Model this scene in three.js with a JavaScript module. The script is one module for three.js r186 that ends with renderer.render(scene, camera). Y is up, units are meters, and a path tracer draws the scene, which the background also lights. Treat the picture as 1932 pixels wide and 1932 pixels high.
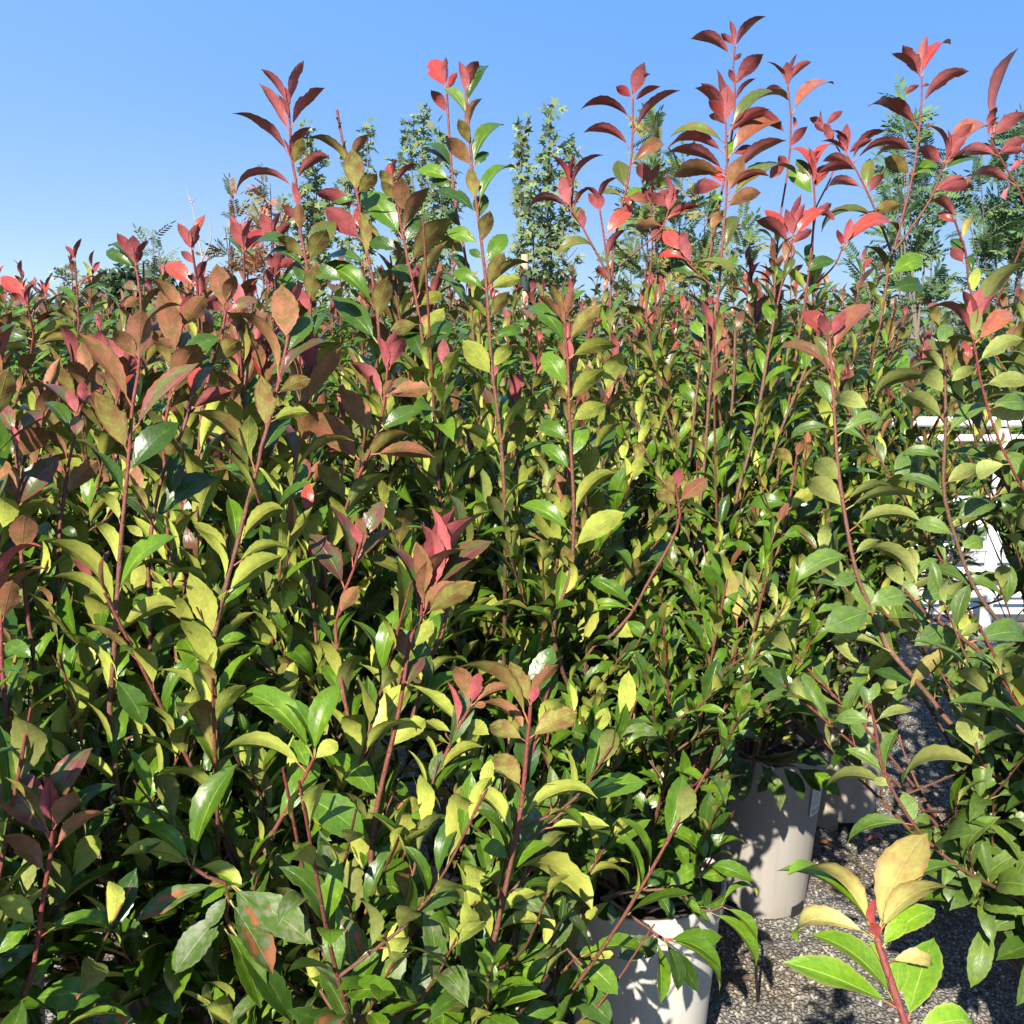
import * as THREE from 'three';
import { mergeGeometries } from 'three/addons/utils/BufferGeometryUtils.js';

// ------------------------------------------------------------------ camera, sky, sun, exposure
const scene = new THREE.Scene();
const FOV = 54, PITCH = 11.2 * Math.PI / 180, EYE = 1.6;
const camera = new THREE.PerspectiveCamera(FOV, 1, 0.05, 400);
camera.position.set(0, EYE, 0);
camera.rotation.set(-PITCH, 0, 0);
camera.updateMatrixWorld(true);

const SUN = new THREE.Vector3(-0.32, 0.78, 0.95).normalize();
{
  const W = 256, H = 128, data = new Float32Array(W * H * 4);
  const K = 0.46, v = new THREE.Vector3();
  for (let j = 0; j < H; j++) for (let i = 0; i < W; i++) {
    const el = ((j + 0.5) / H - 0.5) * Math.PI, az = ((i + 0.5) / W - 0.5) * 2 * Math.PI;
    v.set(Math.cos(az) * Math.cos(el), Math.sin(el), Math.sin(az) * Math.cos(el));
    const up = Math.max(0, v.y), t = Math.pow(1 - up, 9);
    // deep blue above, milky blue at the horizon
    let r = 0.150 + 0.45 * t, g = 0.42 + 0.42 * t, b = 1.0;
    const wisp = (fbm(az * 3 + 9, el * 9 + v.x * 2, 21, 5) - 0.5) * 0.05 * (0.4 + Math.max(0, -v.x)); r += wisp; g += wisp; b += wisp * 0.3;
    // forward-scattered haze round the sun's side of the sky
    const c = v.dot(SUN), hz = Math.pow(Math.max(0, 0.5 + 0.5 * c), 3) * 0.35;
    // the left of the sky is a little paler
    const side = 0.26 * Math.max(0, -v.x * 0.8 - v.z * 0.1) * (0.5 + 0.5 * t);
    r += hz * 0.9 + side; g += hz * 0.9 + side; b += hz * 0.7 + side * 0.5;
    if (v.y < 0) { r = 0.34; g = 0.33; b = 0.30; }
    const o = (j * W + i) * 4;
    data[o] = r * K; data[o + 1] = g * K; data[o + 2] = b * K; data[o + 3] = 1;
  }
  const sky = new THREE.DataTexture(data, W, H, THREE.RGBAFormat, THREE.FloatType);
  sky.mapping = THREE.EquirectangularReflectionMapping;
  sky.magFilter = THREE.LinearFilter; sky.minFilter = THREE.LinearFilter; sky.needsUpdate = true;
  scene.background = sky; scene.environment = sky;
}
const sun = new THREE.DirectionalLight(new THREE.Color(1, 0.93, 0.80), 5.0);
sun.position.copy(SUN).multiplyScalar(30);
sun.castShadow = true;
sun.shadow.mapSize.set(4096, 4096);
Object.assign(sun.shadow.camera, { left: -12, right: 12, top: 12, bottom: -12, near: 1, far: 80 });
scene.add(sun, sun.target);

const renderer = new THREE.WebGLRenderer({ antialias: true });
renderer.setSize(1024, 1024);
renderer.toneMapping = THREE.LinearToneMapping;
renderer.toneMappingExposure = 2.2;
renderer.shadowMap.enabled = true;

// ------------------------------------------------------------------ helpers
function rng(seed) { let a = seed >>> 0; return () => { a = (a + 0x6d2b79f5) | 0; let t = Math.imul(a ^ (a >>> 15), 1 | a); t = (t + Math.imul(t ^ (t >>> 7), 61 | t)) ^ t; return ((t ^ (t >>> 14)) >>> 0) / 4294967296; }; }
const V3 = (x, y, z) => new THREE.Vector3(x, y, z);
function lerp(a, b, t) { return a + (b - a) * t; }
const clamp = (x, a, b) => Math.min(b, Math.max(a, x));
const smooth = (a, b, x) => { const t = clamp((x - a) / (b - a), 0, 1); return t * t * (3 - 2 * t); };
const TAN = Math.tan(FOV * Math.PI / 360), SP = Math.sin(PITCH), CP = Math.cos(PITCH);
const FWD = V3(0, -SP, -CP), UPC = V3(0, CP, -SP);
// a sight line of the survey picture (1932 px a side) at a camera depth in metres, as a place in the world
function at(x, y, d) {
  const u = (x - 966) / 966 * TAN, v = (966 - y) / 966 * TAN;
  return V3(d * u, EYE + d * (v * CP - SP), -d * (CP + v * SP));
}
function project(p) {
  const y = p.y - EYE, d = -y * SP - p.z * CP, v = y * CP - p.z * SP;
  return [966 + p.x / d / TAN * 966, 966 - v / d / TAN * 966, d];
}
const counts = {};
function numbered(name) { const n = counts[name] = (counts[name] ?? -1) + 1; return n ? `${name}_${String(n).padStart(3, '0')}` : name; }
function tag(o, label, category, group, kind) {
  if (label) o.userData.label = label;
  if (category) o.userData.category = category;
  if (group) o.userData.group = group;
  if (kind) o.userData.kind = kind;
  return o;
}
function base(name, x, y, z) { const o = new THREE.Group(); o.name = numbered(name); o.position.set(x, y, z); scene.add(o); return o; }
function part(name, g, m, parent) { const o = new THREE.Mesh(g, m); o.name = name; o.castShadow = o.receiveShadow = true; parent.add(o); return o; }

// value noise
function hash2(x, y, s) { let h = Math.imul(x | 0, 374761393) ^ Math.imul(y | 0, 668265263) ^ Math.imul(s | 0, 2147483647); h = Math.imul(h ^ (h >>> 13), 1274126177); return ((h ^ (h >>> 16)) >>> 0) / 4294967296; }
function noise(x, y, s, wrap = 0) {
  const ix = Math.floor(x), iy = Math.floor(y), fx = x - ix, fy = y - iy, w = (k) => wrap ? ((k % wrap) + wrap) % wrap : k;
  const u = fx * fx * (3 - 2 * fx), v = fy * fy * (3 - 2 * fy);
  return lerp(lerp(hash2(w(ix), w(iy), s), hash2(w(ix + 1), w(iy), s), u), lerp(hash2(w(ix), w(iy + 1), s), hash2(w(ix + 1), w(iy + 1), s), u), v);
}
function fbm(x, y, s, o = 4, wrap = 0) { let a = 0, k = 0.5, n = 0; for (let i = 0; i < o; i++) { a += k * noise(x, y, s + i, wrap); n += k; k *= 0.5; x *= 2; y *= 2; wrap *= 2; } return a / n; }
function dataTex(W, H, fn, repeat) {
  const d = new Uint8Array(W * H * 4);
  for (let j = 0; j < H; j++) for (let i = 0; i < W; i++) {
    const c = fn((i + 0.5) / W, (j + 0.5) / H), o = (j * W + i) * 4;
    for (let k = 0; k < 3; k++) { const x = clamp(c[k], 0, 1); d[o + k] = 255 * (x <= 0.0031308 ? 12.92 * x : 1.055 * Math.pow(x, 1 / 2.4) - 0.055) + 0.5; }
    d[o + 3] = 255;
  }
  const t = new THREE.DataTexture(d, W, H, THREE.RGBAFormat); t.colorSpace = THREE.SRGBColorSpace;
  t.magFilter = THREE.LinearFilter; t.minFilter = THREE.LinearMipmapLinearFilter; t.generateMipmaps = true; t.needsUpdate = true;
  if (repeat) t.wrapS = t.wrapT = THREE.RepeatWrapping;
  return t;
}
function greyTex(W, H, fn, repeat) {
  const d = new Uint8Array(W * H * 4);
  for (let j = 0; j < H; j++) for (let i = 0; i < W; i++) { const c = clamp(fn((i + 0.5) / W, (j + 0.5) / H), 0, 1) * 255, o = (j * W + i) * 4; d[o] = d[o + 1] = d[o + 2] = c; d[o + 3] = 255; }
  const t = new THREE.DataTexture(d, W, H, THREE.RGBAFormat); t.magFilter = THREE.LinearFilter; t.needsUpdate = true;
  if (repeat) t.wrapS = t.wrapT = THREE.RepeatWrapping;
  return t;
}

// ------------------------------------------------------------------ ground
const gravelMap = dataTex(1024, 1024, (u, v) => {
  // rounded chips, each of its own grey
  const N = 64, x = u * N, y = v * N; let best = 9, second = 9, id = 0;
  for (let a = -1; a <= 1; a++) for (let b = -1; b <= 1; b++) {
    const cx = Math.floor(x) + a, cy = Math.floor(y) + b, wx = (cx + N) % N, wy = (cy + N) % N;
    const dx = cx + hash2(wx, wy, 3) - x, dy = cy + hash2(wx, wy, 5) - y, d = Math.hypot(dx, dy);
    if (d < best) { second = best; best = d; id = hash2(wx, wy, 9); } else if (d < second) second = d;
  }
  const gap = smooth(0.02, 0.2, second - best), g = lerp(0.2, 0.5, id) * lerp(0.35, 1, gap), w = fbm(u * 8, v * 8, 40, 3, 8);
  const m = lerp(0.35, 0.75, w), br = smooth(0.4, 0.65, fbm(u * 4 + 2, v * 4, 60, 3, 4));
  return [g * m, g * m * lerp(0.95, 0.8, br), g * m * lerp(0.87, 0.6, br)];
}, true);
const gravelBump = greyTex(1024, 1024, (u, v) => {
  const N = 64, x = u * N, y = v * N; let best = 9, second = 9;
  for (let a = -1; a <= 1; a++) for (let b = -1; b <= 1; b++) {
    const cx = Math.floor(x) + a, cy = Math.floor(y) + b, wx = (cx + N) % N, wy = (cy + N) % N;
    const d = Math.hypot(cx + hash2(wx, wy, 3) - x, cy + hash2(wx, wy, 5) - y);
    if (d < best) { second = best; best = d; } else if (d < second) second = d;
  }
  return smooth(0, 0.5, second - best);
}, true);
function uvPlane(w, h, metres) { const g = new THREE.PlaneGeometry(w, h); const uv = g.attributes.uv; for (let i = 0; i < uv.count; i++) uv.setXY(i, uv.getX(i) * w / metres, uv.getY(i) * h / metres); return g.rotateX(-Math.PI / 2); }
const gravelMat = new THREE.MeshStandardMaterial({ map: gravelMap, bumpMap: gravelBump, bumpScale: 0.006, roughness: 0.95, name: 'gravel' });
{
  const g = part('ground', uvPlane(600, 600, 0.8), gravelMat, scene);
  g.position.set(0, 0, -100); tag(g, 'grey gravel ground under the potted shrubs', null, null, 'structure');
}

// ------------------------------------------------------------------ leaves: shapes
const BLADE0 = 0.11;                                                // petiole share of the length
function leafGeometry({ rows, cols, curl, fold, wave, twist, ratio, serr, seed, notch }) {
  const R = rng(seed), ph = R() * 6.28, ph2 = R() * 6.28;
  // centre line: an arc that bends away from the upper face, then turned so that base -> tip is the y axis
  const M = 24, cy = [0], cz = [0], ang = [];
  for (let i = 0; i <= M; i++) { const t = i / M; ang.push(-curl * (t * 0.65 + 0.35 * t * t)); }
  for (let i = 1; i <= M; i++) { const a = (ang[i] + ang[i - 1]) / 2; cy.push(cy[i - 1] + Math.cos(a) / M); cz.push(cz[i - 1] + Math.sin(a) / M); }
  const len = Math.hypot(cy[M], cz[M]), off = Math.atan2(cz[M], cy[M]);
  const centre = (t) => { const k = clamp(t, 0, 1) * M, i = Math.min(M - 1, Math.floor(k)), f = k - i; const y = lerp(cy[i], cy[i + 1], f) / len, z = lerp(cz[i], cz[i + 1], f) / len, a = lerp(ang[i], ang[i + 1], f) - off; return [y * Math.cos(off) + z * Math.sin(off), z * Math.cos(off) - y * Math.sin(off), a]; };
  const pos = [], uv = [], index = [], groups = [];
  const nv = cols + 1;
  const side = (h, flip) => {
    const at0 = pos.length / 3;
    for (let i = 0; i <= rows; i++) {
      const t = i / rows;
      let w = Math.pow(Math.sin(Math.PI * Math.pow(t, 1.06)) + 1e-9, 0.9);
      w *= 1 - 0.42 * smooth(0.84, 0.985, t);
      if (i === rows) w = 0.004;
      w *= ratio / 2;
      if (serr && i % 2 === 1) w *= 1 - serr;
      const [y0, z0, a] = centre(BLADE0 + (1 - BLADE0) * t);
      const tw = twist * (t - 0.3);
      for (let j = 0; j < nv; j++) {
        const s = j / cols * 2 - 1, f = fold * (1 - 0.25 * t);
        let ww = w;
        if (notch && s * notch.s > 0.9 && Math.abs(t - notch.t) < notch.w) ww *= 0.74;
        let lx = s * ww * Math.cos(f), lz = Math.abs(s) * ww * Math.sin(f) * (1 - 0.25 * Math.abs(s));
        lz += wave * Math.abs(s) * ratio * 0.5 * Math.sin(t * 13 + ph + (s > 0 ? ph2 : 0)) * Math.min(1, w * 8);
        const x1 = lx * Math.cos(tw) - lz * Math.sin(tw), z1 = lx * Math.sin(tw) + lz * Math.cos(tw) + h;
        pos.push(x1, y0 - z1 * Math.sin(a), z0 + z1 * Math.cos(a)); uv.push((s + 1) / 2, t);
      }
    }
    const from = index.length;
    for (let i = 0; i < rows; i++) for (let j = 0; j < cols; j++) {
      const a = at0 + i * nv + j, b = a + 1, c = a + nv, d = c + 1;
      if (flip) index.push(a, c, b, b, c, d); else index.push(a, b, c, b, d, c);
    }
    groups.push([from, index.length - from]);
  };
  side(0.0022, false); side(-0.0022, true);
  // petiole: a tapering three-sided stalk
  const from = index.length, p0 = pos.length / 3, seg = 2;
  for (let i = 0; i <= seg; i++) {
    const [y0, z0] = centre(BLADE0 * 1.25 * i / seg), r = lerp(0.016, 0.009, i / seg);
    for (let k = 0; k < 3; k++) { const q = k * 2.094 + 0.5; pos.push(Math.cos(q) * r, y0, z0 - 0.004 + Math.sin(q) * r); uv.push(k / 3, i / seg); }
  }
  for (let i = 0; i < seg; i++) for (let k = 0; k < 3; k++) { const a = p0 + i * 3 + k, b = p0 + i * 3 + (k + 1) % 3; index.push(a, a + 3, b, b, a + 3, b + 3); }
  groups.push([from, index.length - from]);
  const g = new THREE.BufferGeometry();
  g.setAttribute('position', new THREE.Float32BufferAttribute(pos, 3));
  g.setAttribute('uv', new THREE.Float32BufferAttribute(uv, 2));
  g.setIndex(index); groups.forEach(([s, c], i) => g.addGroup(s, c, i));
  g.computeVertexNormals();
  return g;
}
const CURLS = [0.35, 0.9, 1.5, 2.2], FOLDS = [0.2, 0.42, 0.7];
const fineLeaves = [], midLeaves = [];
CURLS.forEach((curl, ci) => FOLDS.forEach((fold, fi) => {
  for (let k = 0; k < 2; k++) {
    const o = { curl: curl * (k ? 1.12 : 0.92), fold, wave: k ? 0.055 : 0.03, twist: k ? 0.35 : -0.3, ratio: k ? 0.335 : 0.37, seed: 11 + ci * 31 + fi * 7 + k, notch: k && fi === 1 ? { s: ci % 2 ? 1 : -1, t: 0.62, w: 0.07 } : null };
    fineLeaves.push(leafGeometry({ ...o, rows: 16, cols: 4, serr: 0.07 }));
    midLeaves.push(leafGeometry({ ...o, rows: 8, cols: 2, serr: 0, notch: null }));
  }
}));
const leafIndex = (ci, fi, k) => (ci * 3 + fi) * 2 + k;

// ------------------------------------------------------------------ leaves: surfaces
function leafMap(seed, c, o = {}) {
  const { c2 = c, mix = 0, rib = c, ribW = 0.02, ribK = 0.7, vein = 0.22, blotch = 0, margin = null, dust = 0 } = o;
  return dataTex(128, 256, (u, v) => {
    const s = Math.abs(u - 0.5) * 2;
    let k = smooth(0.5 - 0.25, 0.5 + 0.25, fbm(u * 4 + seed, v * 7, seed, 4) + (mix - 0.5)); if (mix <= 0) k = 0;
    let q = [0, 1, 2].map((i) => lerp(c[i], c2[i], k));
    const n = 0.82 + 0.36 * fbm(u * 9, v * 18, seed + 7, 3);
    // side veins
    const w = (v * 11 - s * 1.7 + 0.7 * noise(u * 5, v * 9, seed + 3)), f = Math.abs(w - Math.floor(w) - 0.5) * 2;
    const vk = 1 + vein * smooth(0.8, 1, f) * (1 - s * 0.4) - vein * 0.4;
    q = q.map((x) => x * n * vk);
    const fine = noise(u * 60, v * 110, seed + 11); q = q.map((x) => x * (0.92 + 0.16 * fine));
    if (dust) { const d = dust * smooth(0.35, 0.75, fbm(u * 6, v * 10, seed + 23, 4)); q = [lerp(q[0], 0.2, d), lerp(q[1], 0.2, d), lerp(q[2], 0.15, d)]; }
    if (margin) { const m = smooth(0.75, 1, s + 0.15 * noise(u * 9, v * 20, seed + 5) - 0.05) * 0.7; q = q.map((x, i) => lerp(x, margin[i], m)); }
    if (blotch) {
      const b = fbm(u * 3.2 + 5, v * 5 + 1, seed + 31, 4) + 0.16 * smooth(0.2, 0.9, v) + 0.10 * s;
      const e = 0.85 * smooth(blotch - 0.02, blotch + 0.08, b); q = [lerp(q[0], 0.30, e), lerp(q[1], 0.085, e), lerp(q[2], 0.035, e)];
      const e2 = 0.6 * smooth(blotch + 0.08, blotch + 0.18, b); q = [lerp(q[0], 0.34, e2), lerp(q[1], 0.14, e2), lerp(q[2], 0.07, e2)];
    }
    const r = (1 - smooth(ribW * (1.2 - 0.8 * v), ribW * 2.2 * (1.2 - 0.8 * v), s)) * ribK;
    return q.map((x, i) => lerp(x, rib[i], r));
  });
}
const leafBump = greyTex(128, 256, (u, v) => {
  const s = Math.abs(u - 0.5) * 2, w = v * 11 - s * 1.7 + 0.7 * noise(u * 5, v * 9, 3), f = Math.abs(w - Math.floor(w) - 0.5) * 2;
  return 0.55 - 0.35 * (1 - smooth(0, 0.07, s)) - 0.07 * smooth(0.3, 1, f) * (1 - 0.6 * s) + 0.42 * (fbm(u * 5, v * 11, 77, 3) - 0.5);
});
const tops = {}, unders = {};
const LEAFMATS = [];
function topMat(name, map, rough, coat = 0.0) {
  return [0.74, 0.90, 1.12].map((k, i) => {
    const m = new THREE.MeshPhysicalMaterial({ name: `${name}_leaf_top`, map, bumpMap: leafBump, bumpScale: 0.0010, roughness: rough, clearcoat: coat, clearcoatRoughness: 0.28, specularIntensity: 0.6 });
    m.color.setRGB(k * (i === 2 ? 1.08 : 1), k, k * 0.97); LEAFMATS.push(m); return m;
  });
}
function underMat(name, map) {
  return [0.74, 0.88, 1.02].map((k, i) => {
    const m = new THREE.MeshStandardMaterial({ name: `${name}_leaf_underside`, map, bumpMap: leafBump, bumpScale: -0.0008, roughness: 0.5 });
    m.color.setRGB(k * (i === 0 ? 1.06 : 1), k, k * 0.95); LEAFMATS.push(m); return m;
  });
}
const RIBG = [0.20, 0.30, 0.06], RIBR = [0.36, 0.12, 0.08];
// code: [upper face, lower face, stalk]
tops.g = topMat('green', leafMap(1, [0.066, 0.138, 0.009], { c2: [0.110, 0.195, 0.013], mix: 0.35, rib: RIBG, ribK: 0.65 }), 0.34);
unders.g = underMat('yellow_green', leafMap(2, [0.37, 0.40, 0.075], { c2: [0.30, 0.35, 0.065], mix: 0.4, rib: [0.36, 0.36, 0.11], vein: -0.12, ribK: 0.5 }));
tops.d = topMat('dark_green', leafMap(3, [0.036, 0.080, 0.011], { c2: [0.058, 0.110, 0.013], mix: 0.3, rib: [0.13, 0.2, 0.05], ribK: 0.5 }), 0.32);
unders.d = underMat('sage_green', leafMap(4, [0.20, 0.235, 0.062], { c2: [0.16, 0.18, 0.05], mix: 0.4, rib: [0.28, 0.28, 0.1], vein: -0.12, ribK: 0.5 }));
tops.s = topMat('spotted_green', leafMap(5, [0.066, 0.122, 0.018], { dust: 0.45, blotch: 0.69, rib: RIBG, ribK: 0.7 }), 0.48);
unders.s = unders.d;
tops.t = topMat('dusty_green', leafMap(15, [0.062, 0.118, 0.018], { dust: 0.5, rib: RIBG, ribK: 0.6 }), 0.48);
unders.t = unders.d;
tops.o = topMat('olive_green', leafMap(6, [0.065, 0.115, 0.018], { c2: [0.13, 0.085, 0.02], mix: 0.42, rib: [0.25, 0.2, 0.06], margin: [0.14, 0.07, 0.03] }), 0.36);
unders.o = underMat('olive_brown', leafMap(7, [0.25, 0.235, 0.058], { c2: [0.21, 0.115, 0.045], mix: 0.42, rib: [0.26, 0.2, 0.07], vein: -0.2, margin: [0.15, 0.07, 0.03] }));
tops.b = topMat('bronze', leafMap(8, [0.105, 0.085, 0.022], { c2: [0.15, 0.045, 0.028], mix: 0.5, rib: RIBR }), 0.34);
unders.b = underMat('rust', leafMap(9, [0.36, 0.140, 0.085], { c2: [0.185, 0.125, 0.042], mix: 0.46, rib: [0.32, 0.13, 0.07], vein: -0.22 }));
tops.p = topMat('purple_green', leafMap(10, [0.075, 0.100, 0.022], { c2: [0.135, 0.042, 0.045], mix: 0.5, rib: RIBR, margin: [0.2, 0.04, 0.04] }), 0.30);
unders.p = unders.b;
tops.k = topMat('burgundy', leafMap(11, [0.21, 0.068, 0.042], { c2: [0.25, 0.092, 0.042], mix: 0.45, rib: [0.28, 0.07, 0.05] }), 0.34);
unders.k = underMat('dusky_red', leafMap(12, [0.37, 0.098, 0.108], { c2: [0.28, 0.086, 0.076], mix: 0.4, rib: [0.28, 0.08, 0.06], vein: -0.12 }));
tops.r = topMat('red', leafMap(13, [0.27, 0.045, 0.034], { c2: [0.20, 0.045, 0.024], mix: 0.4, rib: [0.45, 0.1, 0.06] }), 0.32);
unders.r = underMat('pink_red', leafMap(14, [0.42, 0.100, 0.112], { c2: [0.33, 0.08, 0.085], mix: 0.4, rib: [0.42, 0.12, 0.1], vein: -0.12 }));
tops.x = topMat('bright_red', leafMap(16, [0.34, 0.042, 0.034], { c2: [0.27, 0.045, 0.028], mix: 0.4, rib: [0.5, 0.1, 0.06] }), 0.32);
unders.x = underMat('bright_pink_red', leafMap(17, [0.42, 0.060, 0.066], { c2: [0.34, 0.06, 0.06], mix: 0.4, rib: [0.5, 0.12, 0.1], vein: -0.1 }));
tops.l = topMat('lime_green', leafMap(18, [0.135, 0.255, 0.012], { c2: [0.10, 0.215, 0.012], mix: 0.4, rib: [0.30, 0.36, 0.09], ribW: 0.028, margin: [0.22, 0.26, 0.04] }), 0.4);
unders.l = underMat('cream', leafMap(19, [0.44, 0.385, 0.125], { c2: [0.40, 0.26, 0.11], mix: 0.26, rib: [0.46, 0.4, 0.16], vein: -0.08, ribK: 0.4, margin: [0.38, 0.19, 0.10] }));
tops.q = topMat('grey_green', leafMap(20, [0.066, 0.125, 0.018], { c2: [0.10, 0.165, 0.022], mix: 0.4, rib: RIBG, dust: 0.15 }), 0.4);
unders.q = underMat('pale_sage', leafMap(21, [0.30, 0.335, 0.095], { c2: [0.25, 0.29, 0.085], mix: 0.4, rib: [0.3, 0.3, 0.12], vein: -0.08, ribK: 0.5 }));
const stalks = { green: new THREE.MeshStandardMaterial({ name: 'green_stalk', color: new THREE.Color().setRGB(0.26, 0.24, 0.05), roughness: 0.55 }), red: new THREE.MeshStandardMaterial({ name: 'red_stalk', color: new THREE.Color().setRGB(0.36, 0.10, 0.055), roughness: 0.5 }) };
const matSets = {};
function leafMats(code, tone) {
  const key = code + tone;
  return matSets[key] ??= [tops[code][tone], unders[code][tone], 'gdstlq'.includes(code) && tone !== 1 ? stalks.green : stalks.red];
}

// ------------------------------------------------------------------ leaf records: made by all shrubs first, then sorted into single leaves and the rest
const LEAVES = [];
const _m = new THREE.Matrix4(), _q = new THREE.Quaternion();
function addLeaf(plant, p, D, N, L, Wk, code, tone, ci, fi, k, near) {
  const y = D.clone().normalize(), z = N.clone().addScaledVector(y, -N.dot(y)).normalize(), x = y.clone().cross(z);
  const m = new THREE.Matrix4().makeBasis(x.multiplyScalar(L * Wk), y.clone().multiplyScalar(L), z.clone().multiplyScalar(L));
  m.setPosition(p);
  const leaf = { plant, m, p: p.clone(), tip: p.clone().addScaledVector(y, L), code, tone, ci, fi, k, L, hand: false, px: 0, near };
  LEAVES.push(leaf);
  return leaf;
}

// ------------------------------------------------------------------ stems
const barkBump = greyTex(128, 256, (u, v) => 0.5 + 0.5 * (fbm(u * 6, v * 20, 5, 4, 0) - 0.5) - 0.35 * smooth(0.7, 0.8, noise(u * 9, v * 40, 8)), true);
const stemMat = new THREE.MeshStandardMaterial({ name: 'stem_bark', vertexColors: true, roughness: 0.62, bumpMap: barkBump, bumpScale: 0.0025 });
function tubeGeometry(pts, r0, r1, colour, sides = 6, per = 4) {
  const curve = new THREE.CatmullRomCurve3(pts, false, 'centripetal'), n = Math.max(3, (pts.length - 1) * per);
  const P = [], C = [], U = [], I = []; const f = curve.computeFrenetFrames(n, false), len = curve.getLength();
  for (let i = 0; i <= n; i++) {
    const t = i / n, p = curve.getPointAt(t), r = lerp(r0, r1, Math.pow(t, 0.8)) * (1 + 0.10 * Math.sin(t * len * 130) * (i % 2)), c = colour(t);
    for (let j = 0; j <= sides; j++) {
      const a = j / sides * Math.PI * 2, N = f.normals[i], B = f.binormals[i];
      P.push(p.x + r * (Math.cos(a) * N.x + Math.sin(a) * B.x), p.y + r * (Math.cos(a) * N.y + Math.sin(a) * B.y), p.z + r * (Math.cos(a) * N.z + Math.sin(a) * B.z));
      C.push(...c); U.push(j / sides, t * len * 6);
    }
  }
  for (let i = 0; i < n; i++) for (let j = 0; j < sides; j++) { const a = i * (sides + 1) + j, b = a + sides + 1; I.push(a, a + 1, b, b, a + 1, b + 1); }
  const g = new THREE.BufferGeometry();
  g.setAttribute('position', new THREE.Float32BufferAttribute(P, 3)); g.setAttribute('color', new THREE.Float32BufferAttribute(C, 3)); g.setAttribute('uv', new THREE.Float32BufferAttribute(U, 2));
  g.setIndex(I); g.computeVertexNormals();
  return { g, curve, len };
}
const BARK = [[0.125, 0.085, 0.058], [0.120, 0.060, 0.034], [0.140, 0.052, 0.030], [0.190, 0.040, 0.032]];   // old wood .. young red shoot
function barkColour(young) { return (t) => { const k = clamp(t * 3 * young, 0, 2.999), i = Math.floor(k), f = k - i; return [0, 1, 2].map((c) => lerp(BARK[i][c], BARK[Math.min(3, i + 1)][c], f)); }; }

// ------------------------------------------------------------------ shrubs
const PLANTS = [];
function shrub(id, x, z, label, o = {}) {
  const pl = { id, x, z, label, stems: [], seed: 100 + PLANTS.length * 17, ...o };
  PLANTS.push(pl); return PLANTS[id] = pl;
}
const FR = { A: [0, 322, 1 / 3], B: [575.1, 63.9, 1 / 3], C: [1022.4, 0, 1 / 3], D: [1288.2, 0, 1 / 3], E: [0, 830.7, 1 / 3], F: [575, 639, 0.59], G: [0, 1288, 0.59], H: [575, 1150, 0.59], I: [1288, 575, 0.59], J: [1288, 1086, 0.59], K: [383.4, 95.85, 0.16537], L: [1469.6, 1533.5, 0.23945], N: [1086.3, 1533.5, 0.2315] };
let fr = FR.A, cur = null;
const vx = (x) => fr[0] + x * fr[2], vy = (y) => fr[1] + y * fr[2];
const HAND = [];
// a shoot seen in the photograph: points from the low end up; the low end runs on down into its pot unless it forks off another shoot
function shoot(pl, frame, d0, d1, r0, r1, path, young = 1, fork = false) {
  fr = FR[frame]; const n = path.length;
  const pts = path.map(([x, y, f], i) => { const q = f ? FR[f] : fr; return at(q[0] + x * q[2], q[1] + y * q[2], lerp(d0, d1, i / (n - 1))); });
  const seen = pts.slice();
  if (!fork) {
    const a = pts[0], foot = V3(pl.x + (a.x - pl.x) * 0.10, 0.40, pl.z + (a.z - pl.z) * 0.10), drop = a.y - foot.y;
    if (drop > 0.12) pts.unshift(foot, foot.clone().lerp(a, 0.5).add(V3((pl.x - a.x) * 0.12, 0, (pl.z - a.z) * 0.12)));
  }
  cur = { pl, pts: seen, d0, d1, young, low: 1e9, fork };
  const len0 = pts.reduce((s, p, i) => i ? s + p.distanceTo(pts[i - 1]) : 0, 0);
  const tube = tubeGeometry(pts, r0 * (fork ? 0.85 : 1.0), r1 * 0.85, (t) => { const k = fork ? 0.45 + 0.55 * t : t; return barkColour(young)(Math.pow(k, 1.3)); }, 7, 4);
  pl.stems.push(tube.g);
  HAND.push({ pts: seen, r: r0, cur, tube });
  return cur;
}
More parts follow.
